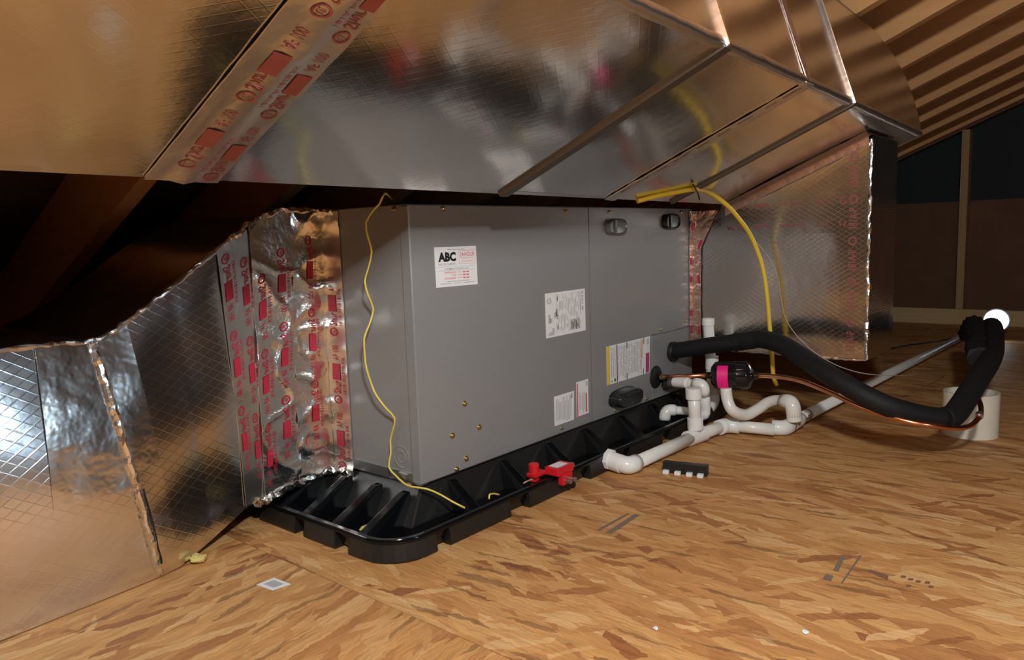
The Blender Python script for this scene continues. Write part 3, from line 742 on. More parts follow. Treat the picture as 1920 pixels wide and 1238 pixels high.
box('bottom_board', (XP0+.0205, YP+.0125, ZP), (XP1-.0005, YB, ZP+.02), 'foil_plenum', pl)
hexa('back_wall', [(XP1-.012,YP+.0125,ZP+.0205), (XP1,YP+.0125,ZP+.0205), (XP1,YB,ZP+.0205), (XP1-.012,YB,ZP+.0205)], [(XP1-.012,YP+.0125,ptop(YM)), (XP1,YP+.0125,ptop(YM)), (XP1,YB,ptop(YM)), (XP1-.012,YB,ptop(YM))], 'foil_plenum', pl)
hexa('top_board', [(XP0+.0205,YM,ptop(YM)-.012), (XP1-.0125,YM,ptop(YM)-.012), (XP1-.0125,YB,ptop(YM)-.012), (XP0+.0205,YB,ptop(YM)-.012)], [(XP0+.0205,YM,ptop(YM)), (XP1-.0125,YM,ptop(YM)), (XP1-.0125,YB,ptop(YM)), (XP0+.0205,YB,ptop(YM))], 'foil_plenum', pl)
# tape strips on the end wall
def wall_strip(name, y0, z0, y1, z1, hw, mat, amp=.001, lift=.004, nu=4, nv=30):
    a_, c_ = Vector((XP0, y0, z0)), Vector((XP0, y1, z1)); t = (c_-a_).normalized(); s = Vector((0, t.z, -t.y))
    def fn(u, v):
        p = a_.lerp(c_, v)+s*hw*(2*u-1); return p+Vector((-lift-amp*nz(p, 45, 6), 0, 0))
    return sheet(name, fn, nu, nv, .0015, mat, pl, (1,0,0)), fn, (c_-a_).length
st, f_, Lg = wall_strip('corner_tape', -.482, ZP+.005, -.482, .80, -.034, 'foil_plenum', amp=.0004, lift=.0035)
pr = Print()
q = .02
while q < Lg-.1:
    pr.text('181A-P', .30, q/Lg, .62, (q+.055)/Lg, .015, 1); pr.ring(.46, (q+.078)/Lg, .16, .012/Lg, .35); q += .112
pr.build('tape_lettering', lambda u, v: f_(u, v)+Vector((-.0007,0,0)), 'red_ink_faint', st)
for zz, y0 in ((.645, -.50), (.585, -.50)):
    st, f_, Lg = wall_strip('seam_tape', y0, zz, -.10, zz-.006, .026, 'foil_plenum', amp=.0003, lift=.0028)
    pr = Print()
    pr.text('181B-FX', .42, .36, .58, .55, .01, 2); pr.text('Shur', .36, .62, .64, .74, .02, 2); pr.text('(UL)', .36, .22, .62, .29, .01, 2); pr.ring(.5, .12, .22, .022, .35); pr.text('AF 100', .36, .8, .6, .95, .01, 2)
    pr.build('tape_lettering', lambda u, v: f_(u, v)+Vector((-.0007,0,0)), 'red_ink_faint', st)
# crinkled bright edge at the free corner, bottom edge, and joint to the trunk
def crinkle(name, pts, rad, mat='foil_crinkle', parent=None, amp=.5, seg=8, n=10, seed=0):
    P = smoothpath(pts, n) if len(pts) > 2 else [Vector(pts[0]).lerp(Vector(pts[1]), i/40) for i in range(41)]
    V, F = tube_vf(P, rad, seg)
    V = [v+Vector((nz(v, 70, seed), nz(v, 70, seed+1), nz(v, 70, seed+2)))*rad*amp for v in V]
    return mesh(name, V, F, mat, parent)
crinkle('edge_tape', [(XP0-.001, YP+.001, ZP+.003), (XP0-.001, YP+.001, ptop(YP)-.01)], .0055, parent=pl, amp=.9)
crinkle('edge_tape', [(XP0-.001, YP+.004, ZP+.001), (XP0-.001, -.12, ZP+.001)], .0035, parent=pl, amp=.8, seed=4, mat='foil_tape')
def jt(u, v):
    y = -.515+(.40)*u; z = under_z(y, 1.17); o_ = [(0,-.028), (-.002,-.010), (-.008,-.0045), (-.026,.003)][int(round(v*3))]
    p = Vector((XP0-.004+o_[0], y, z-.004+o_[1])); return p+Vector((-.0012*nz(p, 50, 8), 0, .0012*nz(p, 50, 9)))
V, F = grid_vf(jt, 60, 3); mesh('joint_tape', V, F, simple('grimy_reddish_tape', (.52,.36,.29), .3, .85, bump=.5, bscale=60), pl, smooth=True)
# grimy taped corner against the cabinet
def ct(u, v):
    z = ZP-.03+(under_z(-.10)-.02-ZP+.03)*v; prof = [(-.045,-.0055), (-.012,-.0068), (-.005,-.012), (-.0042,-.03), (-.004,-.052)]
    k_ = u*4; i = min(3, int(k_)); f = k_-i; dx = prof[i][0]*(1-f)+prof[i+1][0]*f; y = prof[i][1]*(1-f)+prof[i+1][1]*f
    p = Vector((LL+dx, y, z)); a_ = .004+.010*max(0, (v-.8)/.2)
    return p+Vector((-abs(a_*nz(p, 38, 11)), -abs(a_*nz(p, 38, 12)), 0))
def ct2(u, v):
    z = .19+(.445)*v; prof = [(-.022,-.0062), (-.006,-.0085), (-.0045,-.020), (-.0042,-.036)]
    k_ = u*3; i = min(2, int(k_)); f = k_-i; dx = prof[i][0]*(1-f)+prof[i+1][0]*f; y = prof[i][1]*(1-f)+prof[i+1][1]*f
    if v > .75: y -= (v-.75)*.22*u
    p = Vector((LL+dx, y, z)); a_ = .0025+.008*max(0, (v-.8)/.2)
    return p+Vector((-abs(a_*nz(p, 38, 11)), -abs(a_*nz(p, 38, 12)), 0))
V, F = grid_vf(ct2, 12, 50); st = mesh('corner_tape', V, F, simple('pinkish_worn_tape', (.66,.45,.38), .28, .85, bump=.6, bscale=80), pl)
pr = Print()
for k_ in range(8):
    if k_ % 3: pr.rect(.1, .03+k_*.12, .30, .07+k_*.12+.01*(k_ % 2), 2, 3)
    if k_ in (1,4,6): pr.rect(.74, .02+k_*.12, .90, .08+k_*.12, 2, 3)
pr.build('tape_lettering', lambda u, v: ct2(u, v)+Vector((-.001,-.001,0)), 'red_ink', st)

# ================================================================== RETURN DUCT (left)
cols = [(Vector((-.0005,.285,.640)), Vector((-.0005,.288,.072)))]
for t_, yt, b__, yb in (((560,391),.286,(575,893),.285), ((490,404),.285,(510,928),.275), ((410,463),.280,(465,950),.265), ((320,540),.270,(400,1010),.245), ((235,606),.258,(340,1062),.22), ((172,640),.252,(302,1084),.21), ((0,655),.232,(0,1204),.19)):
    cols.append((at(*t_, 'y', yt), at(*b__, 'y', yb)))
for c_ in cols: c_[1].z = max(c_[1].z, .002); c_[0].z = min(c_[0].z, .646)
e0, e1 = cols[-1]; p0_, p1_ = cols[-2]
cols.append((e0+(e0-p0_)*4.6+Vector((0,.0,-.02)), e1+(e1-p1_)*2.9+Vector((0,.02,0))))
cols[-1][1].z = .002
topx = [598, 560, 490, 410, 320, 235, 172, 0, -800]
rd = thing('return_duct', (-.5, .6, 0), 'sloping scrim-foil return duct tapering from the cabinet end down to the floor', 'duct')
def rsurf(px, v, lift=0.0):
    """px: photo x of the top edge, v: 0 bottom..1 top"""
    i = 0
    while i < len(topx)-2 and px < topx[i+1]: i += 1
    f = (topx[i]-px)/(topx[i]-topx[i+1])
    tp = cols[i][0].lerp(cols[i+1][0], f); bt = cols[i][1].lerp(cols[i+1][1], f)
    d = tp-bt; n_ = Vector((1,-.12,0)).cross(d).normalized()
    if n_.y > 0: n_ = -n_
    q_ = bt.lerp(tp, v); q_.y = bt.y+(tp.y-bt.y)*v*abs(v)
    n_ = (n_+Vector((0,0,(v-.5)*.3))).normalized()
    return q_+n_*lift
def rpanel(name, pa, pb, nu, nv, mat, lift=0.0, amp=.003, fr=7, seed=0, thick=.02):
    def fn(u, v):
        p = rsurf(pa+(pb-pa)*u, v); e = min(1, 10*u, 10*(1-u), 8*v, 8*(1-v))
        return rsurf(pa+(pb-pa)*u, v, lift+amp*nz(p, fr, seed)*e)
    return sheet(name, fn, nu, nv, thick, mat, rd, (0,1,0)), fn
rpanel('transition_wall', 597.9, 172.5, 60, 40, 'foil_scrim', amp=.006, fr=6)
rpanel('box_wall', 171.5, -800, 50, 30, 'foil_scrim', amp=.005, fr=5, seed=2)
# top boards: front edge -> back edge
def tsurf(pa, pb, nu, nv):
    def fn(u, v):
        p = rsurf(pa+(pb-pa)*u, 1.0); q = Vector((p.x+.0, .72, p.z))
        r_ = p.lerp(q, v); return r_+Vector((0,.0,.004*nz(r_, 5, 4)*min(1, 6*v)-.0))
    return fn
sheet('top_board', tsurf(597.9, 172.5, 24, 10), 24, 10, .018, 'foil_scrim', rd, (0,0,-1))
sheet('top_board', tsurf(171.5, -800, 24, 10), 24, 10, .018, 'foil_scrim', rd, (0,0,-1))
def bsurf(u, v):
    px = 597.9+(-800-597.9)*u; p = rsurf(px, 1.0); q = rsurf(px, 0.0); return Vector((p.x, .715, q.z+(p.z-q.z-.02)*v))
sheet('back_wall', bsurf, 20, 2, .012, 'foil_scrim', rd, (0,-1,0))
# tape strips beside the cabinet: three wide bands, the middle ones crumpled
def ridge(p, s, seed): return 1-abs(nz(p, s, seed))*2
def rtape(name, pa, pb, mat, amp, fr, nu=14, nv=90, v0=0.0, v1=1.0, seed=0, lift=.004, rg=0.0):
    def fn(u, v):
        vv = v0+(v1-v0)*v; px = pa+(pb-pa)*u; p = rsurf(px, vv)
        a_ = lift+amp*nz(p, fr, seed)
        if rg: a_ += rg*max(0, ridge(p, fr*.6, seed+5))**3
        return rsurf(px, vv, a_)
    o_ = sheet(name, fn, nu, nv, .0012, mat, rd, (0,1,0), smooth=(amp < .004))
    return o_, fn
def lettering(st, fn, L, bands, up, start=.0):
    pr = Print()
    for (u0, u1, s0) in bands: tape_print(pr, u0, u1, L, s0, up)
    pr.build('tape_lettering', lambda u, v: fn(u, v)+Vector((-.0003,-.0018,.0002)), 'red_ink', st)
st, fn = rtape('foil_tape_band', 470, 404, 'foil_tape', .0012, 20, seed=1, v0=.01); lettering(st, fn, .52, ((.08,.45,.02), (.55,.95,.05)), False)
st, fn = rtape('foil_tape_band', 545, 462, 'foil_crinkle', .0032, 20, nu=26, nv=120, seed=2, v0=.005, lift=.006, rg=.005); lettering(st, fn, .56, ((.1,.42,.04), (.55,.9,.0)), False)
st, fn = rtape('foil_tape_band', 597, 541, 'foil_crinkle', .0034, 24, nu=26, nv=120, seed=3, v0=-.01, lift=.006, rg=.005); lettering(st, fn, .56, ((.2,.55,.06),), False)
# strip on the cabinet's end
def fb(u, v):
    p = Vector((-.0012, .285-.072*u, .066+.575*v)); return p+Vector((-.0012-.0016*abs(nz(p, 30, 5))-(.006*abs(nz(p, 50, 7)) if v > .94 or v < .03 else 0), 0, 0))
st = sheet('foil_tape_band', fb, 10, 80, .0008, 'foil_tape', rd, (1,0,0))
pr = Print(); tape_print(pr, .2, .9, .575, .008, True); pr.build('tape_lettering', lambda u, v: fb(u, v)+Vector((-.0012,0,0)), 'red_ink', st)
# crumpled lower hem + ragged top by the cabinet
crinkle('crumpled_hem', [(-.004,.225,.071), (-.006,.283,.073), rsurf(575,0,.004), rsurf(540,.0,.006), rsurf(490,.0,.006), rsurf(430,.0,.004)], .008, parent=rd, amp=1.2, n=14, seed=3)
crinkle('crumpled_hem', [(-.004,.225,.640), (-.006,.283,.642), rsurf(575,1,.002), rsurf(545,1,.004), rsurf(500,1,.002), rsurf(430,1,.0)], .0055, parent=rd, amp=1.2, n=14, seed=6)
crinkle('edge_tape', [rsurf(430,1,.0), rsurf(320,1,0), rsurf(235,1,0), rsurf(172,1,0), rsurf(60,1,0), rsurf(-200,1,0)], .0045, 'foil_tape', rd, amp=.8, n=14, seed=9)
# fold seam with tape wings
st, fn = rtape('seam_tape', 171, 236, 'foil_wing', .0015, 16, seed=7, v0=.45, v1=.995, lift=.003)
st, fn = rtape('seam_tape', 60, 170, 'foil_wing', .0015, 16, seed=8, v0=.40, v1=.995, lift=.003)
crinkle('fold_seam', [rsurf(171, .02, .004), rsurf(171, .35, .006), rsurf(171, .7, .007), rsurf(171, .99, .006)], .0065, 'foil_crinkle', rd, amp=.5, n=16, seed=12)
crinkle('gap_line', [rsurf(178, .06, .002), rsurf(181, .25, .003), rsurf(179, .38, .002)], .004, 'black_gap', rd, amp=.6, n=10, seed=2)

# ================================================================== PVC CONDENSATE PIPING
RP, RF = .0165, .0212
def elbow_pts(a_, c_, b2, r=.02, n=6):
    a_, c_, b2 = Vector(a_), Vector(c_), Vector(b2); p = c_+(a_-c_).normalized()*r; q = c_+(b2-c_).normalized()*r
    return [p.lerp(c_, t/n).lerp(c_.lerp(q, t/n), t/n) for t in range(n+1)]
def fitting_elbow(a_, c_, b2, parent, L=.034, r=RF, name='elbow', rad=.018):
    c_ = Vector(c_); p = c_+(Vector(a_)-c_).normalized()*L; q = c_+(Vector(b2)-c_).normalized()*L
    return tube(name, [p]+elbow_pts(a_, c_, b2, rad)+[q], r, 'pvc_bright', parent, seg=18)
def socket(c_, dirn, L, parent, r=RF, name='coupling'):
    c_ = Vector(c_); d = Vector(dirn).normalized()
    return lathe(name, c_-d*L/2, d, [(0, r-.002), (.001, r), (L-.001, r), (L, r-.002)], 'pvc_bright', parent, seg=20)
Z = .0225
A0 = Vector((.512, PY0-.002, .030)); A1 = Vector((.512, -.170, Z)); A2 = at(1304, 818, 'z', Z); A3 = at(1362, 797, 'z', Z+.004); A4 = at(1452, 806, 'z', Z); 
A5 = at(1472, 803, 'z', Z); A6 = at(1503, 783, 'z', Z+.006); A7 = at(1834, 617, 'z', Z)
dr = thing('drain_pipe', (A2.x, A2.y, 0), 'white drain pipe running from the black pan along the floor to the far wall', 'pipe')
socket((A0+A1)/2+Vector((0,.008,0)), A1-A0, .040, dr, .0225, 'pan_adapter')
lathe('adapter_nut', A0+Vector((0,-.002,0)), (0,-1,0), [(0,.026), (.010,.026), (.010,.021), (.012,.021)], 'pvc_bright', dr, seg=8)
fitting_elbow(A0, A1, A2, dr)
tube('pipe', [A1, A2], RP, 'pvc', dr, seg=18)
socket(A2, A3-A2, .075, dr, name='tee')
tube('pipe', [A2, A3], RP, 'pvc', dr, seg=18)
fitting_elbow(A2, A3, A4, dr, .036)
tube('pipe', [A3, A4], RP, 'pvc', dr, seg=18)
fitting_elbow(A3, A5, A6, dr, .036)
socket(A5.lerp(A6, .55), A6-A5, .055, dr, name='coupling')
tube('pipe', [A5, A6.lerp(A7, .02)], RP, 'pvc', dr, seg=18)
tube('pipe', [A6, A7], RP*.98, 'pvc', dr, seg=18)
# riser from the tee
R1 = at(1297, 735, 'x', A2.x-.008); R1.y = A2.y+.004
RT = Vector((A2.x-.006, A2.y+.002, at(1297, 733, 'y', A2.y).z))
tube('riser', [A2+Vector((0,0,.012)), RT], RP, 'pvc', dr, seg=18)
socket(A2+Vector((-.001,0,.036)), RT-A2, .032, dr, name='tee_neck')
socket(RT+Vector((0,0,-.010)), RT-A2, .030, dr, .0215, 'riser_collar')
# trap loop
tp = [at(1361,728,'y',-.225), at(1364,750,'y',-.23), at(1374,770,'y',-.245), at(1398,778,'y',-.262), at(1420,768,'y',-.278), at(1438,756,'y',-.29), at(1455,751,'y',-.302), at(1470,752,'y',-.312)]
TB = at(1490, 790, 'z', Z+.02); TT = at(1486, 754, 'y', TB.y+.005)
tube('trap_bend', tp, .0155, 'pvc', dr, seg=16, n=5)
fitting_elbow(tp[-2], TT, TB, dr, .040, .0205, 'elbow', .022)
tube('trap_leg', [TT, TB], RP, 'pvc', dr, seg=16)
socket(TB+(TT-TB).normalized()*.018, TT-TB, .034, dr, .0205, 'tee_neck')
# drain outlet of the cabinet that loops back into the pan
E0 = at(1246, 720, 'y', -.004); E1 = at(1262, 716, 'y', -.055); E2 = at(1319, 721, 'y', -.165)
ov = thing('overflow_pipe', (E2.x, E2.y, .03), 'white overflow pipe from the cabinet curling back into the pan', 'pipe')
lathe('outlet_boss', E0, E1-E0, [(0,.020), (.004,.020), (.004,.0165), (.035,.0165)], 'rubber', ov, seg=18)
tube('pipe', [E0.lerp(E1, .6), E2], .0125, 'pvc', ov, seg=16)
socket(E1.lerp(E2, .28), E2-E1, .05, ov, .0155, 'coupling')
E3 = at(1321, 752, 'y', -.160); E4 = at(1318, 778, 'y', -.15); E5 = at(1298, 772, 'y', -.105); E6 = at(1247, 768, 'y', -.05); E7 = at(1246, 795, 'y', -.05)
fitting_elbow(E1, E2, E3, ov, .032, .0165)
tube('pipe', [E2, E3], .0125, 'pvc', ov, seg=16)
tube('trap_bend', [E3+Vector((0,0,.012)), E3, (E3+E4)/2+Vector((.003,-.002,-.004)), E4, E5], .0160, 'pvc_bright', ov, seg=16, n=4)
tube('pipe', [E5, E6], .0125, 'pvc', ov, seg=16)
fitting_elbow(E5, E6, E7, ov, .030, .0165, 'elbow', .022)
pr = Print(); [pr.rect(.12+.14*q_, .34, .20+.14*q_, .58) for q_ in range(5)]
ep, eq = E1.lerp(E2, .55), E2.lerp(E1, .02)
pr.build('pipe_stamp', lambda u, v: ep.lerp(eq, u)+Vector((-.0062*(v+.4),-.0108*(1.1-v*.4),.0125*(v-.1)))*1.0, 'ink_gray', ov)
# vent standpipe in front of the foil plenum
V0 = at(1337, 700, 'x', 1.105); V1 = at(1328, 601, 'x', 1.105)
vt = thing('vent_pipe', (V0.x, V0.y, .03), 'short upright white vent pipe in front of the foil plenum', 'pipe')
V0b = Vector((V0.x, V0.y, .06))
tube('pipe', [V0b, V1], .0155, 'pvc', vt, seg=18)
socket(V1+Vector((0,0,-.004)), (0,0,1), .022, vt, .0185, 'cap')
socket(at(1335, 680, 'x', 1.105), (0,0,1), .040, vt, .0195, 'coupling')
tube('elbow', [V0b+Vector((0,0,.02)), V0b, V0b+Vector((0,.015,-.022)), V0b+Vector((0,.05,-.027)), V0b+Vector((0,.10,-.027))], .0185, 'pvc_bright', vt, seg=16, n=4)

# ================================================================== REFRIGERANT LINES
H = [at(1258,659,'y',-.002), at(1292,654,'x',1.035), at(1330,648,'x',1.035), at(1385,641,'x',1.035), at(1428,636,'x',1.02), at(1465,646,'x',.985), at(1500,667,'x',.945), at(1570,713,'x',.875), at(1650,756,'x',.865), at(1720,778,'x',.92), at(1768,786,'x',.97)]
H2 = [at(1768,786,'x',.97), at(1788,778,'x',1.01), at(1806,755,'x',1.075), at(1832,713,'x',1.19), at(1858,672,'x',1.40), at(1864,640,'x',1.62), at(1860,611,'x',1.86), Vector((2.2,-.65,.17)), Vector((2.6,-.60,.06)), Vector((3.1,-.50,.042)), Vector((3.6,-.40,.042))]
sl = thing('suction_line', (1.1,-.4,.05), 'thick black foam-covered refrigerant line sagging across the floor', 'pipe')
lathe('grommet', H[0]+Vector((0,.002,0)), (0,-1,0), [(0,.031), (.014,.031), (.019,.029), (.019,.025)], 'rubber', sl, seg=24)
tube('foam_sleeve', H[:4], .0240, 'foam', sl, seg=18, n=5)
tube('foam_sleeve', [H[3], H[3].lerp(H[4], .5)]+H[4:], .0252, 'foam', sl, seg=18, n=5)
tube('foam_sleeve', H2, .0268, 'foam', sl, seg=18, n=6)
crinkle('foam_wrap', [H2[4]+Vector((0,.03,.0)), H2[5]+Vector((0,.045,-.005)), H2[6]+Vector((0,.05,0)), Vector((2.2,-.60,.16))], .030, 'foam', sl, amp=.35, seed=5)
crinkle('taped_collar', [H[3]+Vector((-.0,.012,-.002)), H[3]+Vector((0,-.012,.002))], .0268, 'foam', sl, amp=.12, seg=14)
# liquid line with filter drier
G0 = at(1228,707,'y',-.002); G1 = at(1333,704,'x',.955); G2 = at(1411,705,'x',.985)
ll = thing('liquid_line', (1.0,-.3,.15), 'bare copper liquid line carrying a black filter drier', 'pipe')
lathe('grommet', G0+Vector((0,.002,0)), (0,-1,0), [(0,.034), (.006,.034), (.009,.030), (.010,.012)], 'rubber', ll, seg=22)
tube('copper_tube', [G0, G1], .0062, 'copper', ll, seg=12)
lathe('flare_nut', G0.lerp(G1, .10), G1-G0, [(0,.0085), (.014,.0085), (.014,.006)], 'screw', ll, seg=6)
LD = (G2-G1).length
fd = lathe('filter_drier', G1, G2-G1, [(-.012,.009), (0,.010), (.003,.026), (.012,.0375), (.022,.0395), (LD*.62,.0395), (LD*.64,.0405), (LD*.66,.0395), (LD-.016,.0395), (LD-.006,.033), (LD,.020), (LD+.004,.010), (LD+.016,.009)], 'drier', ll, seg=32, label='glossy black cylinder with a hot pink label')
axd = (G2-G1).normalized(); tocam = (CAM-G1); tocam = (tocam-axd*tocam.dot(axd)).normalized(); sd = axd.cross(tocam)
def fpk(u, v):
    a_ = (v-.5)*1.9+.2; return G1+axd*(LD*(.20+.26*u))+(tocam*math.cos(a_)-sd*math.sin(a_)*-1)*.0402
V, F = grid_vf(fpk, 2, 14); pk = mesh('pink_label', V, F, 'pink', fd, smooth=True)
c_path = [G2+axd*.01, at(1450,706,'x',.98), at(1500,714,'x',.96), at(1560,738,'x',.92), at(1620,766,'x',.88), at(1700,790,'x',.87), at(1760,800,'x',.90), at(1798,803,'x',.97), at(1822,797,'x',1.02), at(1838,778,'x',1.09), at(1838,758,'x',1.14), at(1830,742,'x',1.165)]
tube('copper_tube', c_path, .0062, 'copper', ll, seg=12, n=6)
lathe('brazed_joint', at(1836,782,'x',1.075), at(1838,768,'x',1.115)-at(1836,782,'x',1.075), [(0,.0085), (.016,.0085)], 'cab_in', ll, seg=12)
tube('foam_wrap', [at(1830,742,'x',1.165), at(1828,735,'x',1.18)], .010, 'foam', ll, seg=10)

# ================================================================== FLOAT SWITCH on the pan rim
fx = at(1042, 888, 'y', PY0)
fl = thing('float_switch', (fx.x, PY0, PZ), 'red plastic float switch clipped over the black pan rim', 'switch')
X = fx.x
box('clip_body', (X-.020, PY0-.022, PZ+.004), (X+.040, PY0+.016, PZ+.022), 'red_plastic', fl, bevel=.003)
box('clip_jaw', (X-.008, PY0-.026, PZ-.018), (X+.028, PY0-.012, PZ+.006), 'red_plastic', fl, bevel=.002)
box('switch_arm', (X-.055, PY0+.014, PZ+.004), (X-.012, PY0+.040, PZ+.012), 'red_plastic', fl, bevel=.002)
lathe('float_cap', (X-.040, PY0+.030, PZ-.006), (0,0,1), [(0,.012), (.036,.012), (.038,.010)], 'red_plastic', fl, seg=18)
box('switch_label', (X-.012, PY0-.014, PZ+.0222), (X+.026, PY0+.010, PZ+.0228), 'white_label', fl)
for dx in (.002, .020): lathe('thumb_screw', (X+dx, PY0-.026, PZ-.008), (0,-1,0), [(0,.004), (.010,.004), (.010,.0055), (.014,.0055)], 'cab_in', fl, seg=10)
lathe('thumb_screw', (X+.040, PY0-.006, PZ+.012), (1,-.2,0), [(0,.004), (.010,.004), (.010,.006), (.014,.006)], 'cab_in', fl, seg=10)

# ================================================================== WIRES
def wire(name, P, r, mat, label, n=4, seg=8): return tube(name, P, r, mat, None, seg=seg, n=n, label=label, cat='wire')
W = [(722,372,-.012),(712,382,-.014),(702,392,-.020),(686,417,-.034),(690,445,-.034),(697,472,-.020),(690,505,-.030),(684,528,-.046),(690,553,-.04),(700,580,-.022),(692,610,-.034),(683,634,-.05),(684,665,-.046),(687,690,-.044),(697,722,-.036),(706,742,-.034),(724,766,-.026),(740,784,-.014),(737,806,-.010),(732,826,-.008),(733,850,-.010),(729,876,-.014),(742,892,-.014),(757,906,-.012),(772,913,-.012)]
wp = [at(x, y, 'x', d) for x, y, d in W]
wp += [at(800,917,'z',.083), at(826,928,'y',-.03), at(850,942,'y',-.055), at(872,953,'y',-.075)]
wp[0] = Vector((wp[0].x, wp[0].y, .668))
wire('thermostat_wire', [wp[0]+Vector((.06,.05,-.008))]+wp, .0021, 'yellow_wire', 'thin kinked yellow wire hanging down the end of the grey cabinet', n=2)
UN = lambda x, y, d=.006: (lambda v: CAM+v*(((P0-CAM).dot(NU)+d)/v.dot(NU)))(ray(x, y))
cb = [UN(1195,377), UN(1230,368), UN(1270,360), UN(1304,355), at(1330,362,'x',.90), at(1362,384,'x',.97), at(1390,416,'x',1.04), at(1410,447,'x',1.09), at(1428,495,'x',1.115), at(1437,545,'x',1.12), at(1443,610,'x',1.12), at(1447,660,'x',1.12), at(1450,705,'x',1.125), at(1456,722,'x',1.16)]
wire('yellow_cable', cb, .0062, 'yellow_cable', 'flat yellow electrical cable arching down in front of the foil plenum', n=5, seg=10)
lw = [at(1408,444,'x',1.103), at(1425,462,'x',1.10), at(1446,490,'x',1.10), at(1458,520,'x',1.10), at(1465,560,'x',1.10), at(1471,592,'x',1.10), at(1488,622,'x',1.09), at(1520,655,'x',1.09), at(1560,681,'x',1.10), at(1600,696,'x',1.12), at(1640,703,'x',1.16), at(1700,705,'x',1.35), at(1770,706,'z',.004)]
wire('grey_wire', lw, .0012, 'grey_wire', 'thin pale grey wire drooping from the yellow cable to the floor', n=5)
ti = UN(1305, 354, .007); 
tie = tube('cable_tie', [UN(1299,346,.004), UN(1303,352,.013), UN(1308,362,.013), at(1312,374,'x',UN(1308,362).x)], .0022, 'rubber', None, seg=8, n=3, label='black cable tie holding the yellow cable under the trunk duct', cat='cable tie')
tube('black_cord', [at(1672,654,'z',.004), at(1700,648,'z',.004), at(1750,641,'z',.004), at(1795,633,'z',.004)], .004, 'rubber', None, seg=8, n=4, label='thin dark cord lying on the floor beyond the foil plenum', cat='cord')

# ================================================================== LOOSE THINGS ON THE FLOOR
# pipe sleeve
cx, cy, R_, hh = 1.335, -.748, .067, .118
V, F = [], []; seg = 40
for i in range(seg):
    a_ = 2*math.pi*i/seg; c_, s_ = math.cos(a_), math.sin(a_)
    for (r_, z_) in ((R_,0), (R_,hh), (R_-.006,hh), (R_-.006,0)): V.append((cx+r_*c_, cy+r_*s_, z_))
for i in range(seg):
    for k in range(4): F.append((i*4+k, i*4+(k+1) % 4, ((i+1) % seg)*4+(k+1) % 4, ((i+1) % seg)*4+k))
ps = mesh('pipe_sleeve', V, F, simple('cream_pvc', (.72,.66,.52), .35, var=.08, bscale=20), None, smooth=True, label='short open cream plastic pipe sleeve standing behind the copper loop', cat='pipe sleeve')
try: ps.data.set_sharp_from_angle(angle=.6)
except Exception: pass
# round LED work light
lp = at(1868, 601, 'x', 3.30)
lm = thing('work_light', (lp.x, lp.y, 0), 'round glowing white LED light at the far end of the black line', 'lamp')
fwd = (CAM-lp).normalized()
lathe('lamp_body', lp-fwd*.05, fwd, [(0,.035), (.03,.05), (.045,.058), (.050,.058)], 'handle_dark', lm, seg=28)
lathe('lens', lp, fwd, [(0,.052), (.004,.052), (.008,.045)], 'led', lm, seg=28)
box('stand', (lp.x+.01, lp.y-.03, 0), (lp.x+.05, lp.y+.03, max(.03, lp.z-.05)), 'handle_dark', lm, bevel=.004)
# black terminal strip with tan feet
tc_ = at(1285, 890, 'z', 0); tdir = (at(1320,893,'z',0)-at(1250,885,'z',0)).normalized(); tn = Vector((-tdir.y, tdir.x, 0))
if tn.y < 0: tn = -tn
ts = thing('terminal_strip', tc_, 'small black plastic strip with four pale clips lying on the strand board', 'plastic strip')
def ob(name, u0, v0, z0, u1, v1, z1, mat, par, bevel=.001):
    P_ = [tc_+tdir*u+tn*v for u, v in ((u0,v0),(u1,v0),(u1,v1),(u0,v1))]
    return hexa(name, [p+Vector((0,0,z0)) for p in P_], [p+Vector((0,0,z1)) for p in P_], mat, par, bevel=bevel)
ob('strip_body', -.054, -.004, .002, .052, .016, .026, 'rubber', ts)
for q in (-.044, -.016, .012, .038): ob('clip', q-.007, -.016, 0, q+.007, -.004, .009, 'tan' if False else 'white_label', ts, .0015)
# barcode sticker on floor
def floor_quad(c4, z): return [at(x, y, 'z', z) for x, y in c4]
c4 = ((481,1097),(514,1084),(545,1096),(511,1108))
lo4 = floor_quad(c4, .0004); hi4 = [p+Vector((0,0,.0006)) for p in lo4]
bs = hexa('barcode_sticker', lo4, hi4, 'white_label', None, label='small white sticker with grey code stuck on the strand board', cat='sticker')
pr = Print()
for i in range(9): pr.rect(.22, .2+i*.07, .8, .235+i*.07)
tl, tr_, br, bl = hi4
pr.build('grey_code', lambda u, v: (tl*(1-u)+tr_*u)*v+(bl*(1-u)+br*u)*(1-v)+Vector((0,0,.0004)), 'ink_gray', bs)
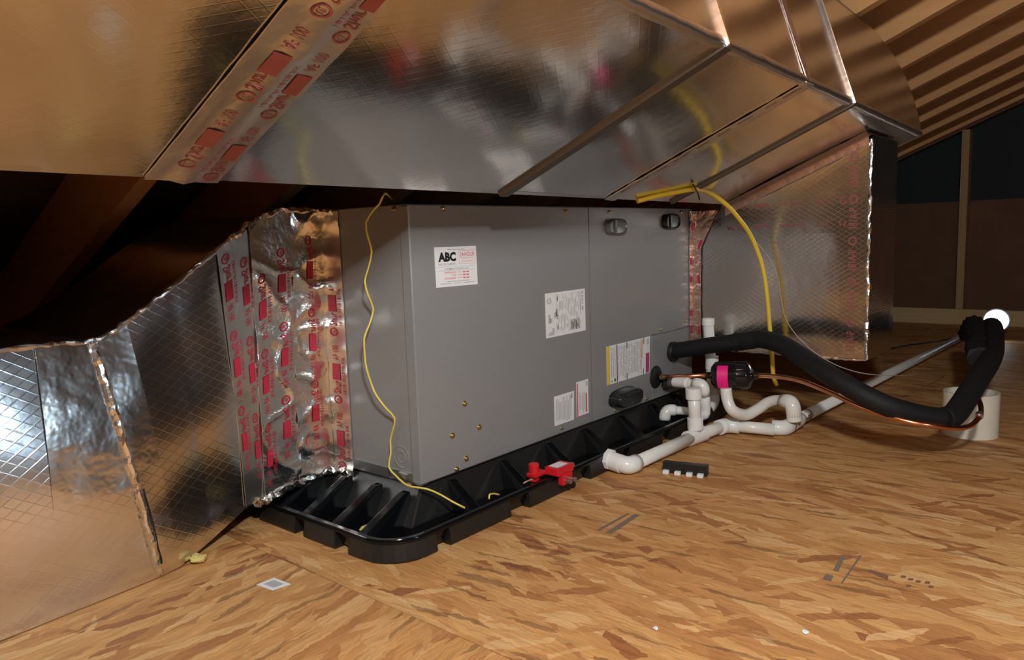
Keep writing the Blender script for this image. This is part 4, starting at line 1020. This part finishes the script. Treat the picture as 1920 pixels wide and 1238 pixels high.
# wool tuft, crumbs, wire scrap
def lump(name, p, r, mat, label, cat, group=None, flat=.6, seed=0):
    bm = bmesh.new(); bmesh.ops.create_icosphere(bm, subdivisions=2, radius=1); V = [v.co.copy() for v in bm.verts]; F = [tuple(v.index for v in f.verts) for f in bm.faces]; bm.free()
    V = [Vector((v.x, v.y, v.z*flat))*(r*(1+.55*nz(v, 1.8, seed))) for v in V]; zmin = min(v.z for v in V)
    return mesh(name, [p+v-Vector((0,0,zmin)) for v in V], F, mat, None, label=label, cat=cat, group=group)
lump('wool_tuft', at(372,1056,'z',0), .014, 'wool', 'yellow glass wool tuft on the floor at the foot of the return duct', 'insulation', seed=1)
lump('wool_tuft', at(690,1008,'z',.012)+Vector((.02,.03,0)), .012, 'wool', 'dull yellow fibre tuft lying inside the black drain pan', 'insulation', seed=5, flat=.4)
lump('plaster_crumb', at(1577,795,'z',0), .0045, 'white_label', 'tiny white crumb on the floor below the copper line', 'crumb', seed=2)
lump('plaster_crumb', at(1230,1181,'z',0), .0035, 'white_label', 'tiny round pale chip on the open strand board floor', 'crumb', 'pale chips on the open floor', seed=3)
lump('plaster_crumb', at(1510,1187,'z',0), .005, 'white_label', 'flat pale flake on the open strand board floor', 'crumb', 'pale chips on the open floor', flat=.3, seed=4)
tube('wire_scrap', [at(917,936,'y',PY0-.004), at(918,928,'y',PY0-.002), at(926,926,'y',PY0+.004), at(936,928,'y',PY0+.006)], .0018, 'yellow_wire', None, seg=8, n=3, label='short bent yellow wire scrap on the pan rim', cat='wire')
tube('wire_scrap', [at(982,906,'y',PY0+.004), at(992,901,'y',PY0+.006), at(999,899,'y',PY0+.008)], .0016, 'tan', None, seg=8, n=2, label='short tan splinter on the pan rim beside the red switch', cat='scrap')
# ink marks printed on the floor sheets
def mark(px, mat, z=.0006):
    V = [at(x, y, 'z', z) for x, y in px]; return mesh('ink_mark', V, [tuple(range(len(V)))], mat, floor)
mark(((1120,993),(1123,996),(1180,964),(1177,962)), 'grey_mark'); mark(((1135,999),(1146,1001),(1200,966),(1190,964)), 'grey_mark')
mark(((1541,1086),(1558,1090),(1563,1080),(1549,1076)), 'grey_mark'); mark(((1562,1070),(1572,1072),(1584,1044),(1575,1044)), 'grey_mark')
mark(((1576,1094),(1580,1094),(1616,1042),(1612,1041)), 'grey_mark'); mark(((1628,1072),(1632,1068),(1666,1080),(1664,1088)), 'brown_mark')
for (x, y) in ((1690,1079),(1704,1084),(1718,1088),(1735,1090),(1700,1096),(1742,1098)): mark(((x,y),(x+9,y+1),(x+8,y+5),(x-2,y+4)), 'brown_mark')
